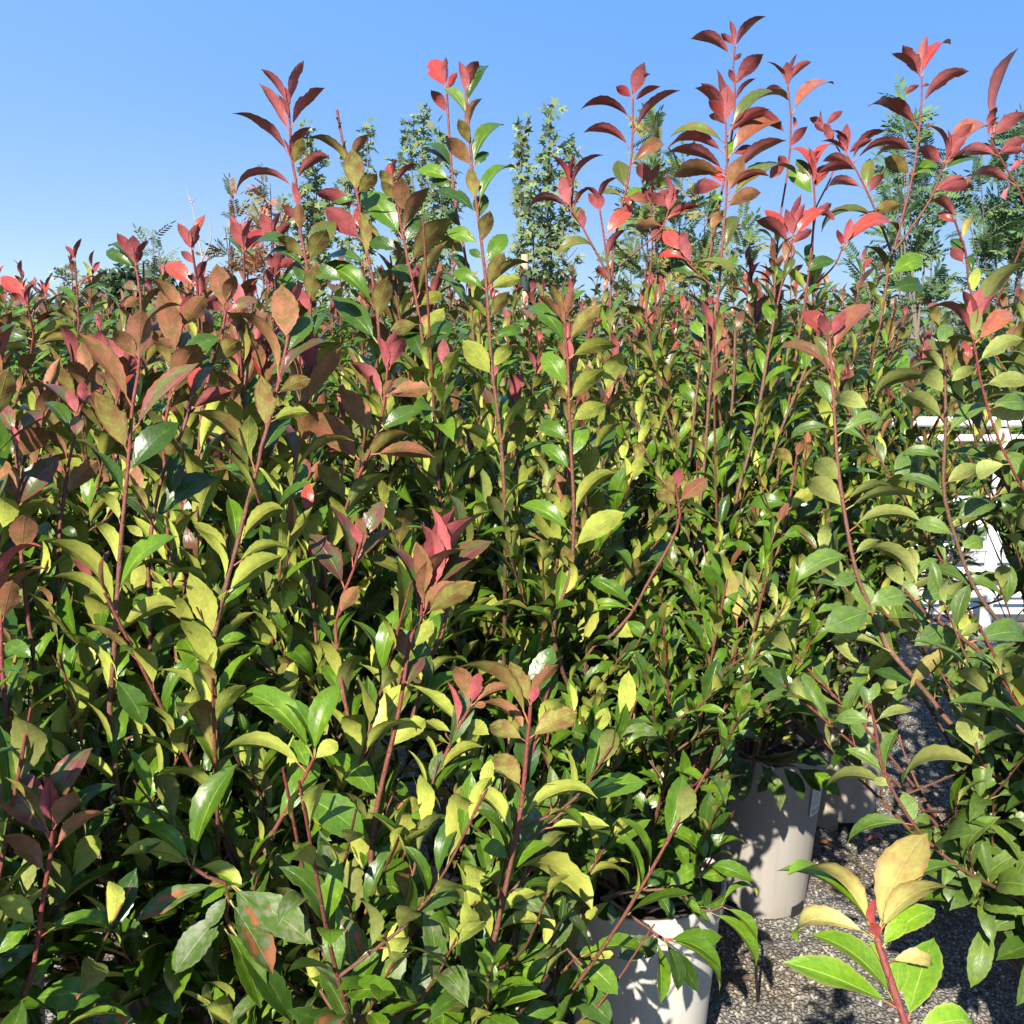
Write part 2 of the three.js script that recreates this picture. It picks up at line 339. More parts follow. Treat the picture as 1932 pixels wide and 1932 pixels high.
// rows of "code face baseX baseY tipX tipY width [curl]" in the pixels of the current frame
function leavesOn(text) {
  const Rn = rng(text.length * 77 + LEAVES.length);
  for (const row of text.split(';')) {
    const w = row.trim().split(/\s+/); if (w.length < 7) continue;
    const [code, face] = w, [bx, by, tx, ty, wd, curlIn] = w.slice(2).map(Number);
    const X = vx(bx), Y = vy(by);
    let best = 1e9, depth = cur.d0, sdir = V3(0, 1, 0), spt = null;
    for (let i = 0; i + 1 < cur.pts.length; i++) for (let k = 0; k <= 8; k++) {
      const p = cur.pts[i].clone().lerp(cur.pts[i + 1], k / 8), [px, py, d] = project(p), e = Math.hypot(px - X, py - Y);
      if (e < best) { best = e; depth = d; sdir = cur.pts[i + 1].clone().sub(cur.pts[i]).normalize(); spt = p; }
    }
    const B0 = at(X, Y, depth), Tf = at(vx(tx), vy(ty), depth), flat = Tf.clone().sub(B0), proj = flat.length();
    const upward = flat.y / proj, toward = (face === 'u') === (upward > -0.15) ? -1 : 1;
    let dz = proj * (0.22 + 0.2 * Rn()) * toward;
    if (proj < 0.07) dz *= 1.5;
    const T = at(vx(tx), vy(ty), depth + dz), D = T.clone().sub(B0), L3 = D.length(); D.normalize();
    // the stalk runs back to the stem
    const pull = Math.min(best * depth * TAN / 966, L3 * 0.5);
    const p0 = B0.clone(); if (spt && pull > 0.004) p0.lerp(spt, 0.9);
    const L = T.distanceTo(p0); D.copy(T).sub(p0).normalize();
    const V = V3(0, EYE, 0).sub(p0.clone().lerp(T, 0.5)).normalize();
    let N0 = V3(0, 1, 0).multiplyScalar(0.5).add(sdir.clone().multiplyScalar(0.7)); N0.addScaledVector(D, -N0.dot(D));
    if (N0.length() < 0.12) N0 = V.clone().multiplyScalar(face === 'u' ? -1 : 1).addScaledVector(D, 0);
    N0.addScaledVector(D, -N0.dot(D)).normalize();
    const S = D.clone().cross(N0), wTrue = wd * fr[2] * depth * TAN / 966, full = L * 0.35 * 0.92;
    const slim = wd / Math.hypot(tx - bx, ty - by), side = 1 - smooth(0.26, 0.42, slim);
    const f = clamp(wTrue / full, 0.25, 0.97) * (face === 'u' ? -1 : 1) * lerp(1, 0.72, side);
    let bestC = 1e9, N = N0;
    for (let a = -110; a <= 110; a += 5) {
      const r = a * Math.PI / 180, n = N0.clone().multiplyScalar(Math.cos(r)).addScaledVector(S, Math.sin(r)), c = (n.dot(V) - f) ** 2 + 0.12 * (1 - Math.cos(r));
      if (c < bestC) { bestC = c; N = n; }
    }
    const Wk = lerp(clamp(wTrue / (full * Math.max(0.3, Math.abs(N.dot(V)))), 0.7, 1.4), 1.12, side);
    const ci = curlIn !== undefined && !(side > 0.5 && curlIn === 1) ? curlIn : side > 0.5 ? (Rn() < 0.75 ? 2 : 1) : Rn() < 0.25 ? 0 : Rn() < 0.7 ? 1 : 2, fi = side > 0.4 ? (Rn() < 0.7 ? 2 : 1) : face === 'u' ? (Rn() < 0.5 ? 0 : 1) : (Rn() < 0.6 ? 1 : Rn() < 0.5 ? 2 : 0);
    const lf = addLeaf(cur.pl, p0, D, N, L, Wk, code, Math.floor(Rn() * 3), ci, fi, Rn() < 0.5 ? 0 : 1, true);
    lf.hand = true; cur.low = Math.min(cur.low, p0.y);
  }
}
// ------------------------------------------------------------------ the shrubs of the block and their shoots that can be told apart
const C0 = shrub('corner', -0.78, -0.98, 'leafy shrub filling the bottom left corner under a purple-tipped shoot', { h: 0.95, n: 7, spread: 0.36, red: 0.06, dull: 0.3, leaf: 0.104, back: -0.25 });
const A0 = shrub('leftfront', -0.50, -1.42, 'tall shrub on the left with two long straight shoots of big rust-backed leaves', { h: 1.18, n: 8, spread: 0.34, red: 0.12, leaf: 0.108, back: -0.3 });
const L0 = shrub('leftedge', -1.02, -1.62, 'shrub at the left edge with dark red young leaves on slim wine-red shoots', { h: 1.2, n: 8, spread: 0.36, red: 0.16 });
const F0 = shrub('front', -0.14, -1.28, 'low front shrub beside the white front pot, with spotted leaves and bright red shoots', { h: 0.9, n: 9, spread: 0.40, red: 0.10, dull: 0.35, leaf: 0.096, back: -0.12 });
const E0 = shrub('redspire', -0.46, -1.98, 'shrub carrying the lone tall pink-red spire left of the centre of the sky', { h: 1.46, n: 8, spread: 0.34, red: 0.14 });
const D0 = shrub('twinspire', -0.02, -2.0, 'tall narrow shrub with twin green leaved spires tipped red near the middle', { h: 1.45, n: 8, spread: 0.30, red: 0.08 });
const P1 = shrub('whitepot', 0.27, -1.88, 'bushy all-green shrub in the white plastic pot at the front', { h: 0.86, n: 10, spread: 0.40, red: 0.05, dull: 0.2, leaf: 0.084, back: 0.12 });
const P2 = shrub('tallred', 0.60, -2.46, 'tallest shrub of the block, crowned with glossy red and burgundy leaves above the grey pot', { h: 1.36, n: 10, spread: 0.32, red: 0.10, leaf: 0.086, back: 0.1 });
const P3 = shrub('rightred', 1.02, -3.02, 'tall red-topped shrub behind the grey pot, its highest spire on the right', { h: 1.42, n: 9, spread: 0.34, red: 0.14, leaf: 0.09, back: 0 });
const M0 = shrub('midgap', 0.16, -2.62, 'shrub in the middle gap with a fan of rust-edged olive leaves at its top', { h: 1.25, n: 8, spread: 0.32, red: 0.09, leaf: 0.09, back: -0.25 });
const G0 = shrub('leftback', -0.92, -2.32, 'shrub at mid left with pairs of upright pink-red tip leaves against the sky', { h: 1.3, n: 8, spread: 0.36, red: 0.18 });
const G1 = shrub('leftfar', -1.50, -2.28, 'shrub at the far left edge with bright scarlet tip leaves below the sky', { h: 1.2, n: 8, spread: 0.36, red: 0.14 });
const R1 = shrub('rightlean', 1.12, -1.62, 'leaning shrub across the gravel aisle on the right with drooping grey-green leaves', { h: 0.85, n: 11, spread: 0.48, red: 0.02, style: 'q', leaf: 0.108, gx: 1.0, lean: -0.30, back: -0.12 });
const R2 = shrub('rightedge', 1.62, -2.22, 'big drooping-leaved shrub at the right edge in front of the white railing', { h: 1.28, n: 13, spread: 0.5, red: 0.03, style: 'q', leaf: 0.112, gx: 1.42, lean: -0.24, back: -0.12 });
const S0 = shrub('sprig', 0.55, -0.52, 'close lime-green sprig with cream-backed leaves and a crimson bud at the bottom right', { h: 0.55, n: 14, spread: 0.42, red: 0, low: true });
const N0 = shrub('nearest', 0.16, -0.62, 'unseen low shrub added in front of the camera to shade the gravel aisle', { h: 0.45, n: 13, spread: 0.42, red: 0, low: true });  // added out of view, below the frame, so its foliage shades the near gravel

// -- left foreground
shoot(A0, 'E', 1.40, 1.40, 0.0062, 0.0030, [[660, 1932], [645, 1750], [620, 1520], [640, 1280], [655, 1020], [672, 750], [690, 500], [700, 1932, 'A'], [730, 1600, 'A'], [750, 1330, 'A'], [785, 1130, 'A'], [790, 1060, 'A']], 1.0);

fr = FR.A; leavesOn(`b u 785 1100 800 775 160 0; b u 715 1330 445 915 140 0; o u 690 1610 535 1245 210 0; p t 745 1480 1128 1088 125 0; d t 735 1740 1015 1425 150 1; p t 800 1020 1030 765 60 1; b u 780 1080 640 905 90 1`);
fr = FR.E; leavesOn(`d t 675 310 535 55 80 0; g u 690 740 505 460 105 1; g u 640 990 245 570 105 2; g u 645 1010 285 775 85 1; g u 670 1115 1012 955 120 2; g t 690 900 1005 545 120 1; g u 615 1560 335 1085 90 1; d t 655 1330 815 1620 120 1; g u 690 1400 800 1690 60 0; g t 660 1240 500 1090 100 1; g u 680 470 560 300 70 1; g u 700 480 810 545 60 1`);
shoot(A0, 'E', 1.46, 1.45, 0.0062, 0.0030, [[1245, 1932], [1210, 1500], [1205, 1180], [1265, 880], [1340, 600], [1390, 400], [1470, 100], [1470, 1600, 'A'], [1530, 1400, 'A'], [1610, 1050, 'A'], [1640, 900, 'A'], [1655, 840, 'A']], 1.0);
fr = FR.A; leavesOn(`b u 1605 970 1592 640 145 0; b u 1555 1190 1285 805 105 1; p t 1590 1215 1912 990 95 2; d t 1620 1070 1765 830 115 1; o u 1490 1460 1478 1155 175 0; d t 1490 1610 1645 1385 105 1; o u 1400 1700 1095 1368 110 1; o u 1560 1250 1760 1180 80 1; r u 1650 860 1720 630 60 1; g u 1560 1430 1750 1370 70 1`);
fr = FR.E; leavesOn(`g u 1280 730 1085 458 95 1; g u 1250 805 1110 500 55 1; g u 1355 585 1612 395 105 2; g u 1280 890 1600 655 135 1; g u 1325 710 1665 640 85 2; g u 1195 1130 1070 745 150 0; g t 1290 950 1430 770 80 1; g t 1310 600 1290 320 100 1; g u 1400 385 1535 292 40 1; g t 1215 1190 1395 1110 60 2`);
shoot(A0, 'E', 1.5, 1.52, 0.005, 0.003, [[860, 1500], [850, 1000], [840, 700], [860, 490], [935, 150], [1010, 1530, 'A'], [1080, 1330, 'A'], [1090, 1280, 'A']], 1.0);
fr = FR.E; leavesOn(`d t 880 490 1235 212 150 1; g u 830 760 740 560 70 1; g u 850 1010 1010 860 80 2`);
fr = FR.A; leavesOn(`k u 1090 1360 1312 1245 85 0; p t 1085 1300 1215 1105 80 1; d t 1000 1560 960 1830 110 1; o u 960 1700 1005 1510 80 0; r t 1090 1280 1130 1110 80 0`);
shoot(A0, 'A', 1.62, 1.62, 0.005, 0.0028, [[930, 1500], [960, 1300], [990, 1090], [1020, 930], [1025, 900]], 1.2);
leavesOn(`b u 1035 890 1160 705 105 0; k t 960 1000 1025 765 55 1; b u 1000 1050 900 680 140 0; b u 990 900 850 610 90 1; r u 1030 880 1100 700 70 1; o u 960 1110 870 970 60 1; d t 1000 1090 1240 940 110 1; b u 1010 1020 890 950 110 0`);
shoot(A0, 'A', 1.66, 1.66, 0.005, 0.0028, [[1130, 1500], [1200, 1090], [1255, 960], [1275, 830], [1278, 790]], 1.2);
leavesOn(`b u 1270 790 1225 525 125 0; b u 1280 780 1330 590 70 1; p t 1290 800 1460 730 90 1; r u 1280 800 1150 760 60 2; o u 1220 1100 1360 960 90 1; r t 1310 790 1340 610 50 1; b u 1230 1050 1120 820 90 0`);
// -- left edge
shoot(L0, 'E', 1.52, 1.52, 0.005, 0.003, [[190, 1600], [195, 1280], [150, 950], [125, 700], [100, 430], [95, 1640, 'A'], [90, 1500, 'A']], 1.1);
fr = FR.A; leavesOn(`b u 100 1640 255 1455 105 1; p t 90 1500 238 1358 110 1; b u 80 1870 -20 1610 130 0; p t 125 1925 338 1622 135 1; p t 70 1480 -10 1330 80 1; r u 85 1590 70 1440 35 0; d t 75 1620 -30 1500 70 1`);
fr = FR.E; leavesOn(`b u 120 660 145 405 150 0; g u 150 960 -10 900 100 1; g t 190 1230 10 1140 90 1; g t 205 1290 330 1080 80 1; g t 80 1800 370 1560 105 1; g t 70 1790 240 1480 90 0`);
shoot(L0, 'E', 1.58, 1.58, 0.005, 0.003, [[330, 1450], [335, 1000], [330, 700], [340, 480], [350, 1932, 'A'], [400, 1600, 'A'], [440, 1430, 'A'], [460, 1330, 'A']], 1.1);
fr = FR.A; leavesOn(`p t 430 1410 158 1228 58 1; k u 440 1385 375 1235 80 0; d t 415 1520 245 1315 85 1; b u 385 1650 215 1475 60 1; b u 395 1860 555 1640 110 1; p t 460 1340 500 1240 60 1; r u 465 1330 470 1190 60 0; p t 440 1380 430 1500 70 2; o u 350 1850 285 1690 60 1`);
fr = FR.E; leavesOn(`g u 350 430 190 360 80 1; q t 330 540 210 490 80 1; g u 335 600 240 560 80 2; d t 345 500 440 545 60 2; g u 330 760 420 640 70 1`);
shoot(L0, 'E', 1.27, 1.25, 0.005, 0.003, [[65, 1860], [45, 1600], [10, 1300], [5, 1050], [12, 860]], 1.2);
leavesOn(`b u 15 1030 70 790 130 0; b u 35 1090 258 725 85 1; r u 15 830 245 608 50 1; b u 10 1000 -60 800 100 0; g t 20 1150 180 1230 90 1`);
// -- left, further back: tips against the sky
shoot(G1, 'A', 2.25, 2.2, 0.005, 0.0026, [[190, 1000], [190, 930], [180, 850], [160, 770]], 1.1);
leavesOn(`x t 78 740 12 595 70 0; r u 170 790 205 640 42 1; r u 120 760 112 660 30 0; k t 200 860 293 705 45 1; r u 140 770 60 690 40 1; o u 175 900 90 820 70 1; d t 180 960 -20 930 80 2; g u 190 1010 -10 1040 70 2; x u 300 880 315 790 30 0; o t 190 900 390 840 50 2; g u 200 980 440 900 80 2; o u 180 1060 430 1010 70 2`);
shoot(G1, 'A', 2.45, 2.4, 0.0045, 0.0026, [[445, 960], [445, 830], [430, 600], [425, 515]], 1.1);
leavesOn(`r t 412 510 372 425 28 0; r u 428 505 462 382 34 0; k t 442 690 555 603 22 1; d t 445 725 615 665 28 1; o u 450 850 320 790 60 2; g t 440 800 310 660 40 1; d t 455 900 540 800 50 1`);
shoot(G0, 'A', 2.1, 2.1, 0.005, 0.0028, [[800, 900], [795, 700], [775, 570], [768, 530]], 1.1);
leavesOn(`k u 768 545 752 362 100 0; r u 745 510 660 352 60 0; k u 788 530 838 392 40 0; r u 770 540 800 440 40 0; d t 760 560 600 455 70 1; d t 765 580 610 430 60 1; p t 790 680 705 640 70 1; b u 800 720 700 770 50 1`);
shoot(G0, 'A', 2.15, 2.15, 0.004, 0.0026, [[815, 760], [815, 640], [812, 510]], 1.1);
shoot(G0, 'A', 2.05, 2.0, 0.005, 0.0028, [[1130, 820], [1120, 690], [1098, 480], [1090, 455]], 1.2);
leavesOn(`k u 1085 460 1120 300 66 0; r t 1105 455 1162 247 50 0; k u 1065 440 1005 295 55 0; k u 1060 430 1030 345 50 0; k u 1080 545 1022 455 60 1; o u 1100 460 1135 480 30 1; r t 1075 680 938 525 80 1; r u 1110 640 1170 510 50 1; k u 1130 640 1060 590 60 1`);
shoot(G0, 'A', 2.1, 2.05, 0.0045, 0.0026, [[1400, 900], [1390, 740], [1382, 580], [1380, 470]], 1.2);
leavesOn(`r u 1383 465 1315 285 108 0; x t 1395 440 1487 335 90 0; d t 1378 500 1265 395 38 1; r u 1398 400 1435 262 42 0; r u 1330 320 1295 250 40 0; b u 1390 640 1360 560 50 0; k u 1390 700 1450 650 50 1`);
shoot(G0, 'A', 2.2, 2.15, 0.0045, 0.0026, [[1575, 800], [1565, 650], [1548, 480], [1545, 400]], 1.2);
leavesOn(`r u 1543 390 1475 238 72 0; r u 1552 380 1588 230 42 0; k u 1405 590 1525 468 62 1; r u 1550 400 1640 300 60 1; k u 1550 520 1520 640 50 1; r u 1560 560 1660 500 90 0; r u 1560 600 1600 440 110 0`);
// -- the pink-red spire
shoot(E0, 'A', 1.74, 1.7, 0.0058, 0.0026, [[1760, 900], [1735, 520], [1705, 380], [1690, 200], [1060, 1500, 'K'], [1000, 1200, 'K'], [990, 800, 'K'], [965, 560, 'K']], 1.15);
fr = FR.K; leavesOn(`r u 1005 640 1152 108 125 0; r u 945 670 658 207 90 1; k u 955 940 635 370 190 0; k u 965 1190 328 712 150 1; r u 1050 905 1390 422 150 1; r u 1010 1300 1235 868 140 1; x u 990 1215 905 985 45 0; k u 965 1610 378 1650 135 3; k u 1060 1490 1440 1210 150 2; r u 1050 1840 1015 1490 110 0; o u 1085 1310 1135 990 165 0; r u 970 640 930 410 70 0; k u 960 800 860 500 60 0`);
fr = FR.A; leavesOn(`o u 1730 500 1570 375 105 1; d t 1700 470 1418 455 62 2; o u 1745 520 1850 330 140 0; k u 1680 300 1590 190 55 0; b u 1695 350 1700 190 70 0; o t 1740 480 1900 290 130 1; d t 1690 570 1520 480 60 2; o u 1790 740 1790 530 110 0; d t 1790 560 1932 620 90 1; r u 1720 800 1690 660 60 0; d t 1750 640 1680 520 120 1`);
// -- spires in the middle
shoot(E0, 'B', 1.78, 1.75, 0.005, 0.0028, [[420, 1750], [400, 1500], [350, 1200], [310, 980], [240, 690], [205, 570], [182, 430]], 1.2);
leavesOn(`o u 298 905 268 645 118 0; o u 235 810 5 592 75 2; b u 325 705 358 568 55 1; b u 210 690 235 600 18 1; r u 190 520 175 470 14 1; r u 200 560 215 500 14 1; o u 305 920 410 790 80 0; d t 300 960 150 945 70 2; o u 320 1030 410 1220 110 0; r u 150 1000 60 905 110 1; r u 160 1200 110 980 140 0; o u 240 1280 310 1000 90 0; r t 350 1130 340 960 50 1; d t 350 1180 520 1220 90 1; d t 330 1310 90 1300 60 1; g t 340 1560 85 1335 115 1; d t 370 1750 155 1480 120 0; o u 415 1640 470 1370 130 0`);
shoot(D0, 'B', 1.82, 1.8, 0.0055, 0.0028, [[690, 1910], [640, 1550], [572, 1230], [522, 950], [500, 850], [492, 790]], 1.0);
leavesOn(`g t 538 1155 322 893 128 1; b u 545 1015 548 808 100 0; b u 585 1110 708 868 90 1; o u 618 1300 835 1040 125 1; o u 635 1490 805 1170 90 0; o u 500 900 425 770 80 1; r u 560 840 645 738 42 1; r t 495 860 470 740 50 0; r u 500 810 515 705 30 0; o u 505 960 430 830 80 0; d t 600 1430 505 1310 110 1; g u 650 1540 780 1470 100 1; g u 680 1740 790 1550 110 0; d t 580 1180 660 1040 80 1; o u 600 1330 400 1420 90 2; g u 690 1830 830 1700 80 2; o u 650 1660 480 1680 120 0; d t 560 1110 600 990 70 1`);
shoot(D0, 'F', 1.82, 1.8, 0.0058, 0.0028, [[640, 560], [625, 300], [1060, 1900, 'B'], [1030, 1450, 'B'], [990, 1100, 'B'], [952, 800, 'B'], [925, 480, 'B'], [912, 330, 'B']], 1.0);
fr = FR.B; leavesOn(`r u 918 365 870 150 75 0; k u 895 310 985 155 75 2; d t 940 400 1038 185 80 1; b u 940 590 1005 365 62 1; g t 965 750 1130 517 80 1; b u 930 760 800 588 82 1; g t 1015 1000 1198 763 80 1; o u 955 940 930 755 92 0; q t 908 500 788 310 70 1; o u 915 640 868 480 60 0; o u 1025 1190 1050 1000 112 0; g t 1045 1300 1145 1135 80 1; o u 1065 1440 1130 1235 125 0; o u 1065 1590 1160 1455 120 0; d t 960 1020 745 893 75 1; g t 965 1200 805 1118 75 1; o u 1080 1440 1280 1300 70 1; g u 1100 1470 1220 1385 90 1; g t 1000 1480 840 1345 90 1; r u 940 300 960 200 40 0; g u 1060 1600 900 1480 60 0; g u 1080 1880 1170 1760 80 1; g u 1060 1930 890 1730 110 0; d t 1000 1290 930 1220 110 0; d t 980 1060 1010 900 80 0; g t 1100 1700 1230 1690 80 2; d t 950 760 1040 670 80 1`);
shoot(D0, 'B', 1.88, 1.86, 0.005, 0.0026, [[960, 1800], [910, 1250], [870, 1080], [830, 750], [812, 480], [802, 300]], 1.1);
leavesOn(`x t 800 315 712 145 92 0; r u 806 300 800 128 45 0; r u 775 455 712 318 62 1; x u 835 320 862 215 70 0; d t 840 800 650 640 50 1; p t 850 760 660 650 40 0; g t 830 830 635 770 70 1; d t 850 860 720 810 90 1; o u 920 1260 780 1150 80 1; d t 885 1100 800 1000 60 1; g u 905 1200 760 1190 70 1; d t 950 1420 800 1260 70 1`);
// -- front shrub
shoot(F0, 'G', 1.18, 1.13, 0.0055, 0.003, [[80, 1092], [110, 900], [140, 680], [163, 550], [170, 470]], 1.25);
leavesOn(`p t 155 510 -20 275 120 1; o u 158 480 15 300 60 0; r u 165 445 128 285 48 0; p t 178 440 297 208 80 1; d t 182 460 374 325 62 1; b u 182 545 358 415 52 1; b u 140 620 5 488 70 1; g t 132 830 383 842 72 3; g t 100 1030 322 1005 100 2; r u 170 460 160 300 40 0; g t 120 760 -20 870 80 1; g u 110 800 -10 690 80 1; b u 185 470 240 345 50 0; g t 90 960 170 880 80 1`);
shoot(F0, 'G', 1.30, 1.28, 0.005, 0.003, [[725, 760], [735, 650], [700, 635], [640, 610], [612, 585]], 0.8);
leavesOn(`g t 622 580 757 260 98 1; g u 600 590 385 555 60 2; g u 640 585 775 655 52 2; g u 640 420 462 535 75 1; s t 700 650 432 765 85 0; s t 745 695 872 935 110 0; s t 800 635 882 815 100 0; t t 862 650 1002 838 100 0; t t 690 720 556 935 95 0; g t 590 575 440 465 60 1; t t 715 670 660 790 80 0; g t 605 945 832 1042 85 1; g t 380 865 545 930 100 0; d t 835 955 935 1092 105 0; g t 330 1060 560 1010 80 1; t t 760 920 700 800 80 0`);
shoot(F0, 'G', 1.36, 1.34, 0.0055, 0.003, [[800, 595], [860, 500], [920, 400], [975, 300], [1005, 240]], 1.0);
leavesOn(`g t 1002 240 768 45 100 1; g u 965 275 712 215 62 2; g t 1012 230 1085 5 80 1; g t 970 355 1165 500 105 1; g t 1000 230 900 60 60 1; g u 1000 250 1080 190 60 1; g t 990 280 935 180 60 0`);
shoot(F0, 'G', 1.42, 1.40, 0.006, 0.004, [[735, 560], [705, 250], [690, 100], [685, 10]], 0.6);
shoot(F0, 'H', 1.32, 1.30, 0.006, 0.003, [[590, 1110], [640, 900], [690, 650], [710, 450], [722, 310]], 1.1);
leavesOn(`o u 702 355 488 185 62 1; o u 732 410 872 330 85 1; o u 685 565 605 462 68 1; g u 660 730 498 578 62 1; g u 692 695 938 605 62 2; g u 668 865 920 965 82 3; g u 652 990 745 905 40 1; g u 618 1045 756 1015 45 2; o u 720 285 655 165 60 0; b u 728 270 812 175 45 1; d t 725 250 795 115 75 0; r u 722 290 745 240 30 0; g t 640 1010 545 900 60 1; g t 668 800 560 740 60 1; o u 705 420 590 370 50 1`);
shoot(F0, 'H', 1.45, 1.42, 0.0068, 0.0028, [[170, 1040], [205, 860], [228, 650], [300, 330], [350, 60], [370, 910, 'F'], [375, 850, 'F']], 1.2);
fr = FR.F; leavesOn(`p t 365 880 262 650 62 1; b u 372 885 478 775 70 0; b u 385 780 358 648 46 0; b u 400 775 515 675 45 1; o u 448 892 548 778 62 0; p t 478 755 602 648 60 1; k u 460 705 365 588 46 1; r u 475 650 535 570 55 1; r u 465 625 402 533 38 1; r u 470 640 480 540 60 0; b u 380 860 400 700 50 0; g u 450 1000 410 900 60 0`);
fr = FR.H; leavesOn(`b u 330 165 258 48 60 1; p t 325 275 385 150 48 1; g u 250 430 385 350 60 1; g t 235 600 95 460 80 1; g u 320 230 490 360 50 0; g t 205 860 190 745 80 0`);
shoot(F0, 'H', 1.5, 1.46, 0.0048, 0.0026, [[330, 400], [370, 260], [405, 150], [440, 940, 'F'], [470, 720, 'F'], [475, 640, 'F']], 1.3, true);
shoot(F0, 'H', 1.46, 1.44, 0.0045, 0.0026, [[380, 640], [410, 560], [480, 400], [530, 310]], 1.3, true);
leavesOn(`b u 525 300 480 180 48 1; r u 490 380 455 228 38 0; b u 545 300 690 265 45 1; r u 535 290 560 200 40 0; g u 470 400 350 385 40 2; g u 500 360 590 400 45 1; b u 540 300 700 385 50 1; b u 610 350 580 300 50 0`);
shoot(F0, 'F', 1.52, 1.50, 0.0045, 0.0026, [[98, 915], [130, 800], [175, 690], [180, 650]], 1.2);
leavesOn(`p t 115 800 15 625 75 1; p t 155 730 68 525 52 1; b u 180 690 168 570 42 0; p t 192 640 252 517 68 0; p t 170 745 305 612 52 1; b u 128 885 172 790 52 0; r u 180 670 150 590 30 0`);
shoot(A0, 'F', 1.66, 1.64, 0.005, 0.0026, [[20, 900], [90, 660], [140, 520], [180, 420], [240, 280], [262, 130], [265, 90]], 1.2);
leavesOn(`b u 205 300 112 155 92 0; b u 155 385 0 240 82 1; k u 240 205 145 78 52 1; r u 270 100 322 -5 45 1; b u 300 190 402 158 55 1; b u 310 405 420 382 50 1; o u 180 410 350 310 60 2; r u 262 110 235 -10 40 0; r u 265 100 290 -25 40 0; p t 270 180 345 135 60 1; b u 250 190 280 130 50 0; d t 235 300 380 225 60 1; o u 130 520 40 400 70 0`);
// -- the pot row
shoot(P1, 'F', 1.78, 1.74, 0.0055, 0.003, [[795, 940], [850, 750], [860, 550], [848, 300], [838, 30], [1475, 1740, 'B'], [1470, 1560, 'B'], [1465, 1480, 'B']], 1.0);
fr = FR.B; leavesOn(`g t 1455 1800 1260 1555 105 1; o u 1550 1740 1680 1530 110 0; b u 1410 1640 1310 1480 60 0; b u 1480 1600 1520 1450 60 0; r u 1450 1540 1440 1340 30 1; o u 1440 1560 1385 1420 50 0; q t 1500 1620 1590 1420 50 1; g u 1570 1830 1770 1770 80 2; o t 1460 1500 1490 1400 40 0; b u 1450 1640 1420 1500 50 0`);
fr = FR.F; leavesOn(`g u 850 215 960 98 60 1; g t 835 160 758 45 65 1; g u 870 570 1000 430 60 1; g u 870 685 1025 555 75 1; g t 838 340 750 278 50 2; g t 840 420 755 340 50 1; g t 850 390 895 280 60 1; o u 850 750 830 660 90 0; g t 840 620 690 535 60 2; g u 860 280 965 210 50 1; o u 845 210 790 155 50 1`);
shoot(P1, 'F', 1.9, 1.86, 0.0052, 0.003, [[900, 1010], [980, 950], [1050, 870], [1092, 790], [-10, 690, 'I'], [-20, 600, 'I'], [-25, 570, 'I']], 1.0);
fr = FR.I; leavesOn(`b t -10 630 78 555 65 0; o u -20 650 -85 590 60 0; k u -20 600 -10 520 40 0; o u -25 610 -50 540 50 0`);
fr = FR.F; leavesOn(`g t 1060 870 890 890 50 2; g t 1030 910 1092 960 50 2; g t 1010 830 900 765 50 1; g u 960 960 1092 940 50 2; g u 780 850 890 780 50 1`);
shoot(P1, 'H', 1.85, 1.82, 0.005, 0.003, [[700, 800], [740, 620], [765, 500], [780, 380]], 0.9);
shoot(P1, 'H', 1.8, 1.78, 0.0045, 0.0028, [[960, 560], [1000, 480], [1045, 330], [1060, 290]], 0.9, true);
shoot(P2, 'I', 2.28, 2.24, 0.0055, 0.003, [[120, 1092], [200, 1020], [300, 800], [350, 580], [362, 500], [365, 480]], 0.9);
leavesOn(`o u 355 520 300 460 45 1; b u 365 490 390 430 40 1; g t 340 640 215 640 70 2; g u 350 660 450 580 50 1; g t 320 760 395 720 40 1; g t 240 990 370 1050 60 2; l u 130 985 140 830 62 0; g t 180 1020 120 1092 60 0`);
for (const [d, path] of [[2.42, [[45, 850], [70, 500], [88, 250], [105, 80]]], [2.46, [[125, 700], [150, 400], [163, 250], [168, 80]]], [2.44, [[165, 660], [228, 420], [262, 220], [292, 50]]], [2.5, [[235, 680], [300, 440], [380, 240], [410, 160]]], [2.5, [[10, 700], [30, 420], [50, 230], [60, 120]]]]) shoot(P2, 'I', d, d, 0.0058, 0.004, path, 0.55);
fr = FR.I; leavesOn(`l t 150 75 30 55 48 1; g t 235 200 135 165 45 2; g t 60 330 -10 255 50 1; g t 408 320 280 285 40 2; g t 165 480 80 480 40 2`);
shoot(P2, 'C', 2.42, 2.4, 0.0062, 0.0028, [[985, 1932], [1000, 1650], [1020, 1400], [1048, 1050], [1045, 850], [1040, 690]], 1.25);
leavesOn(`k u 1045 700 1050 475 100 0; r u 1000 570 865 498 52 1; x u 1012 660 942 570 45 1; k u 1020 500 900 470 60 1; k u 1010 480 990 388 48 0; o t 1050 770 1395 568 80 1; r u 1052 765 1292 618 85 1; o t 1005 805 725 775 78 1; k u 1022 870 712 845 88 2; k u 1030 985 715 858 80 1; k t 1095 895 1355 695 105 1; b u 1180 1090 1140 875 145 0; k u 1240 990 1385 795 82 1; x t 1030 1045 938 940 58 0; b u 1030 1005 745 1000 92 1; o t 1205 1170 1440 985 85 1; o t 1222 1435 1105 1225 80 1; b u 1085 1190 1240 1090 85 2; g t 1060 900 1080 790 60 0; r u 1030 1060 860 1080 70 2; k u 1050 1100 1290 1000 60 1; k u 1000 700 945 650 70 1; k u 1025 720 985 640 50 0; b u 1040 1180 960 1290 60 2; g t 1060 1150 960 1110 80 1; k u 1270 700 1370 745 60 2; r t 1270 870 1210 840 90 0`);
shoot(P2, 'C', 2.5, 2.46, 0.0062, 0.0026, [[930, 1750], [950, 1450], [1000, 1180], [1070, 800], [1092, 600], [1092, 470], [1080, 350], [1092, 260]], 1.25);
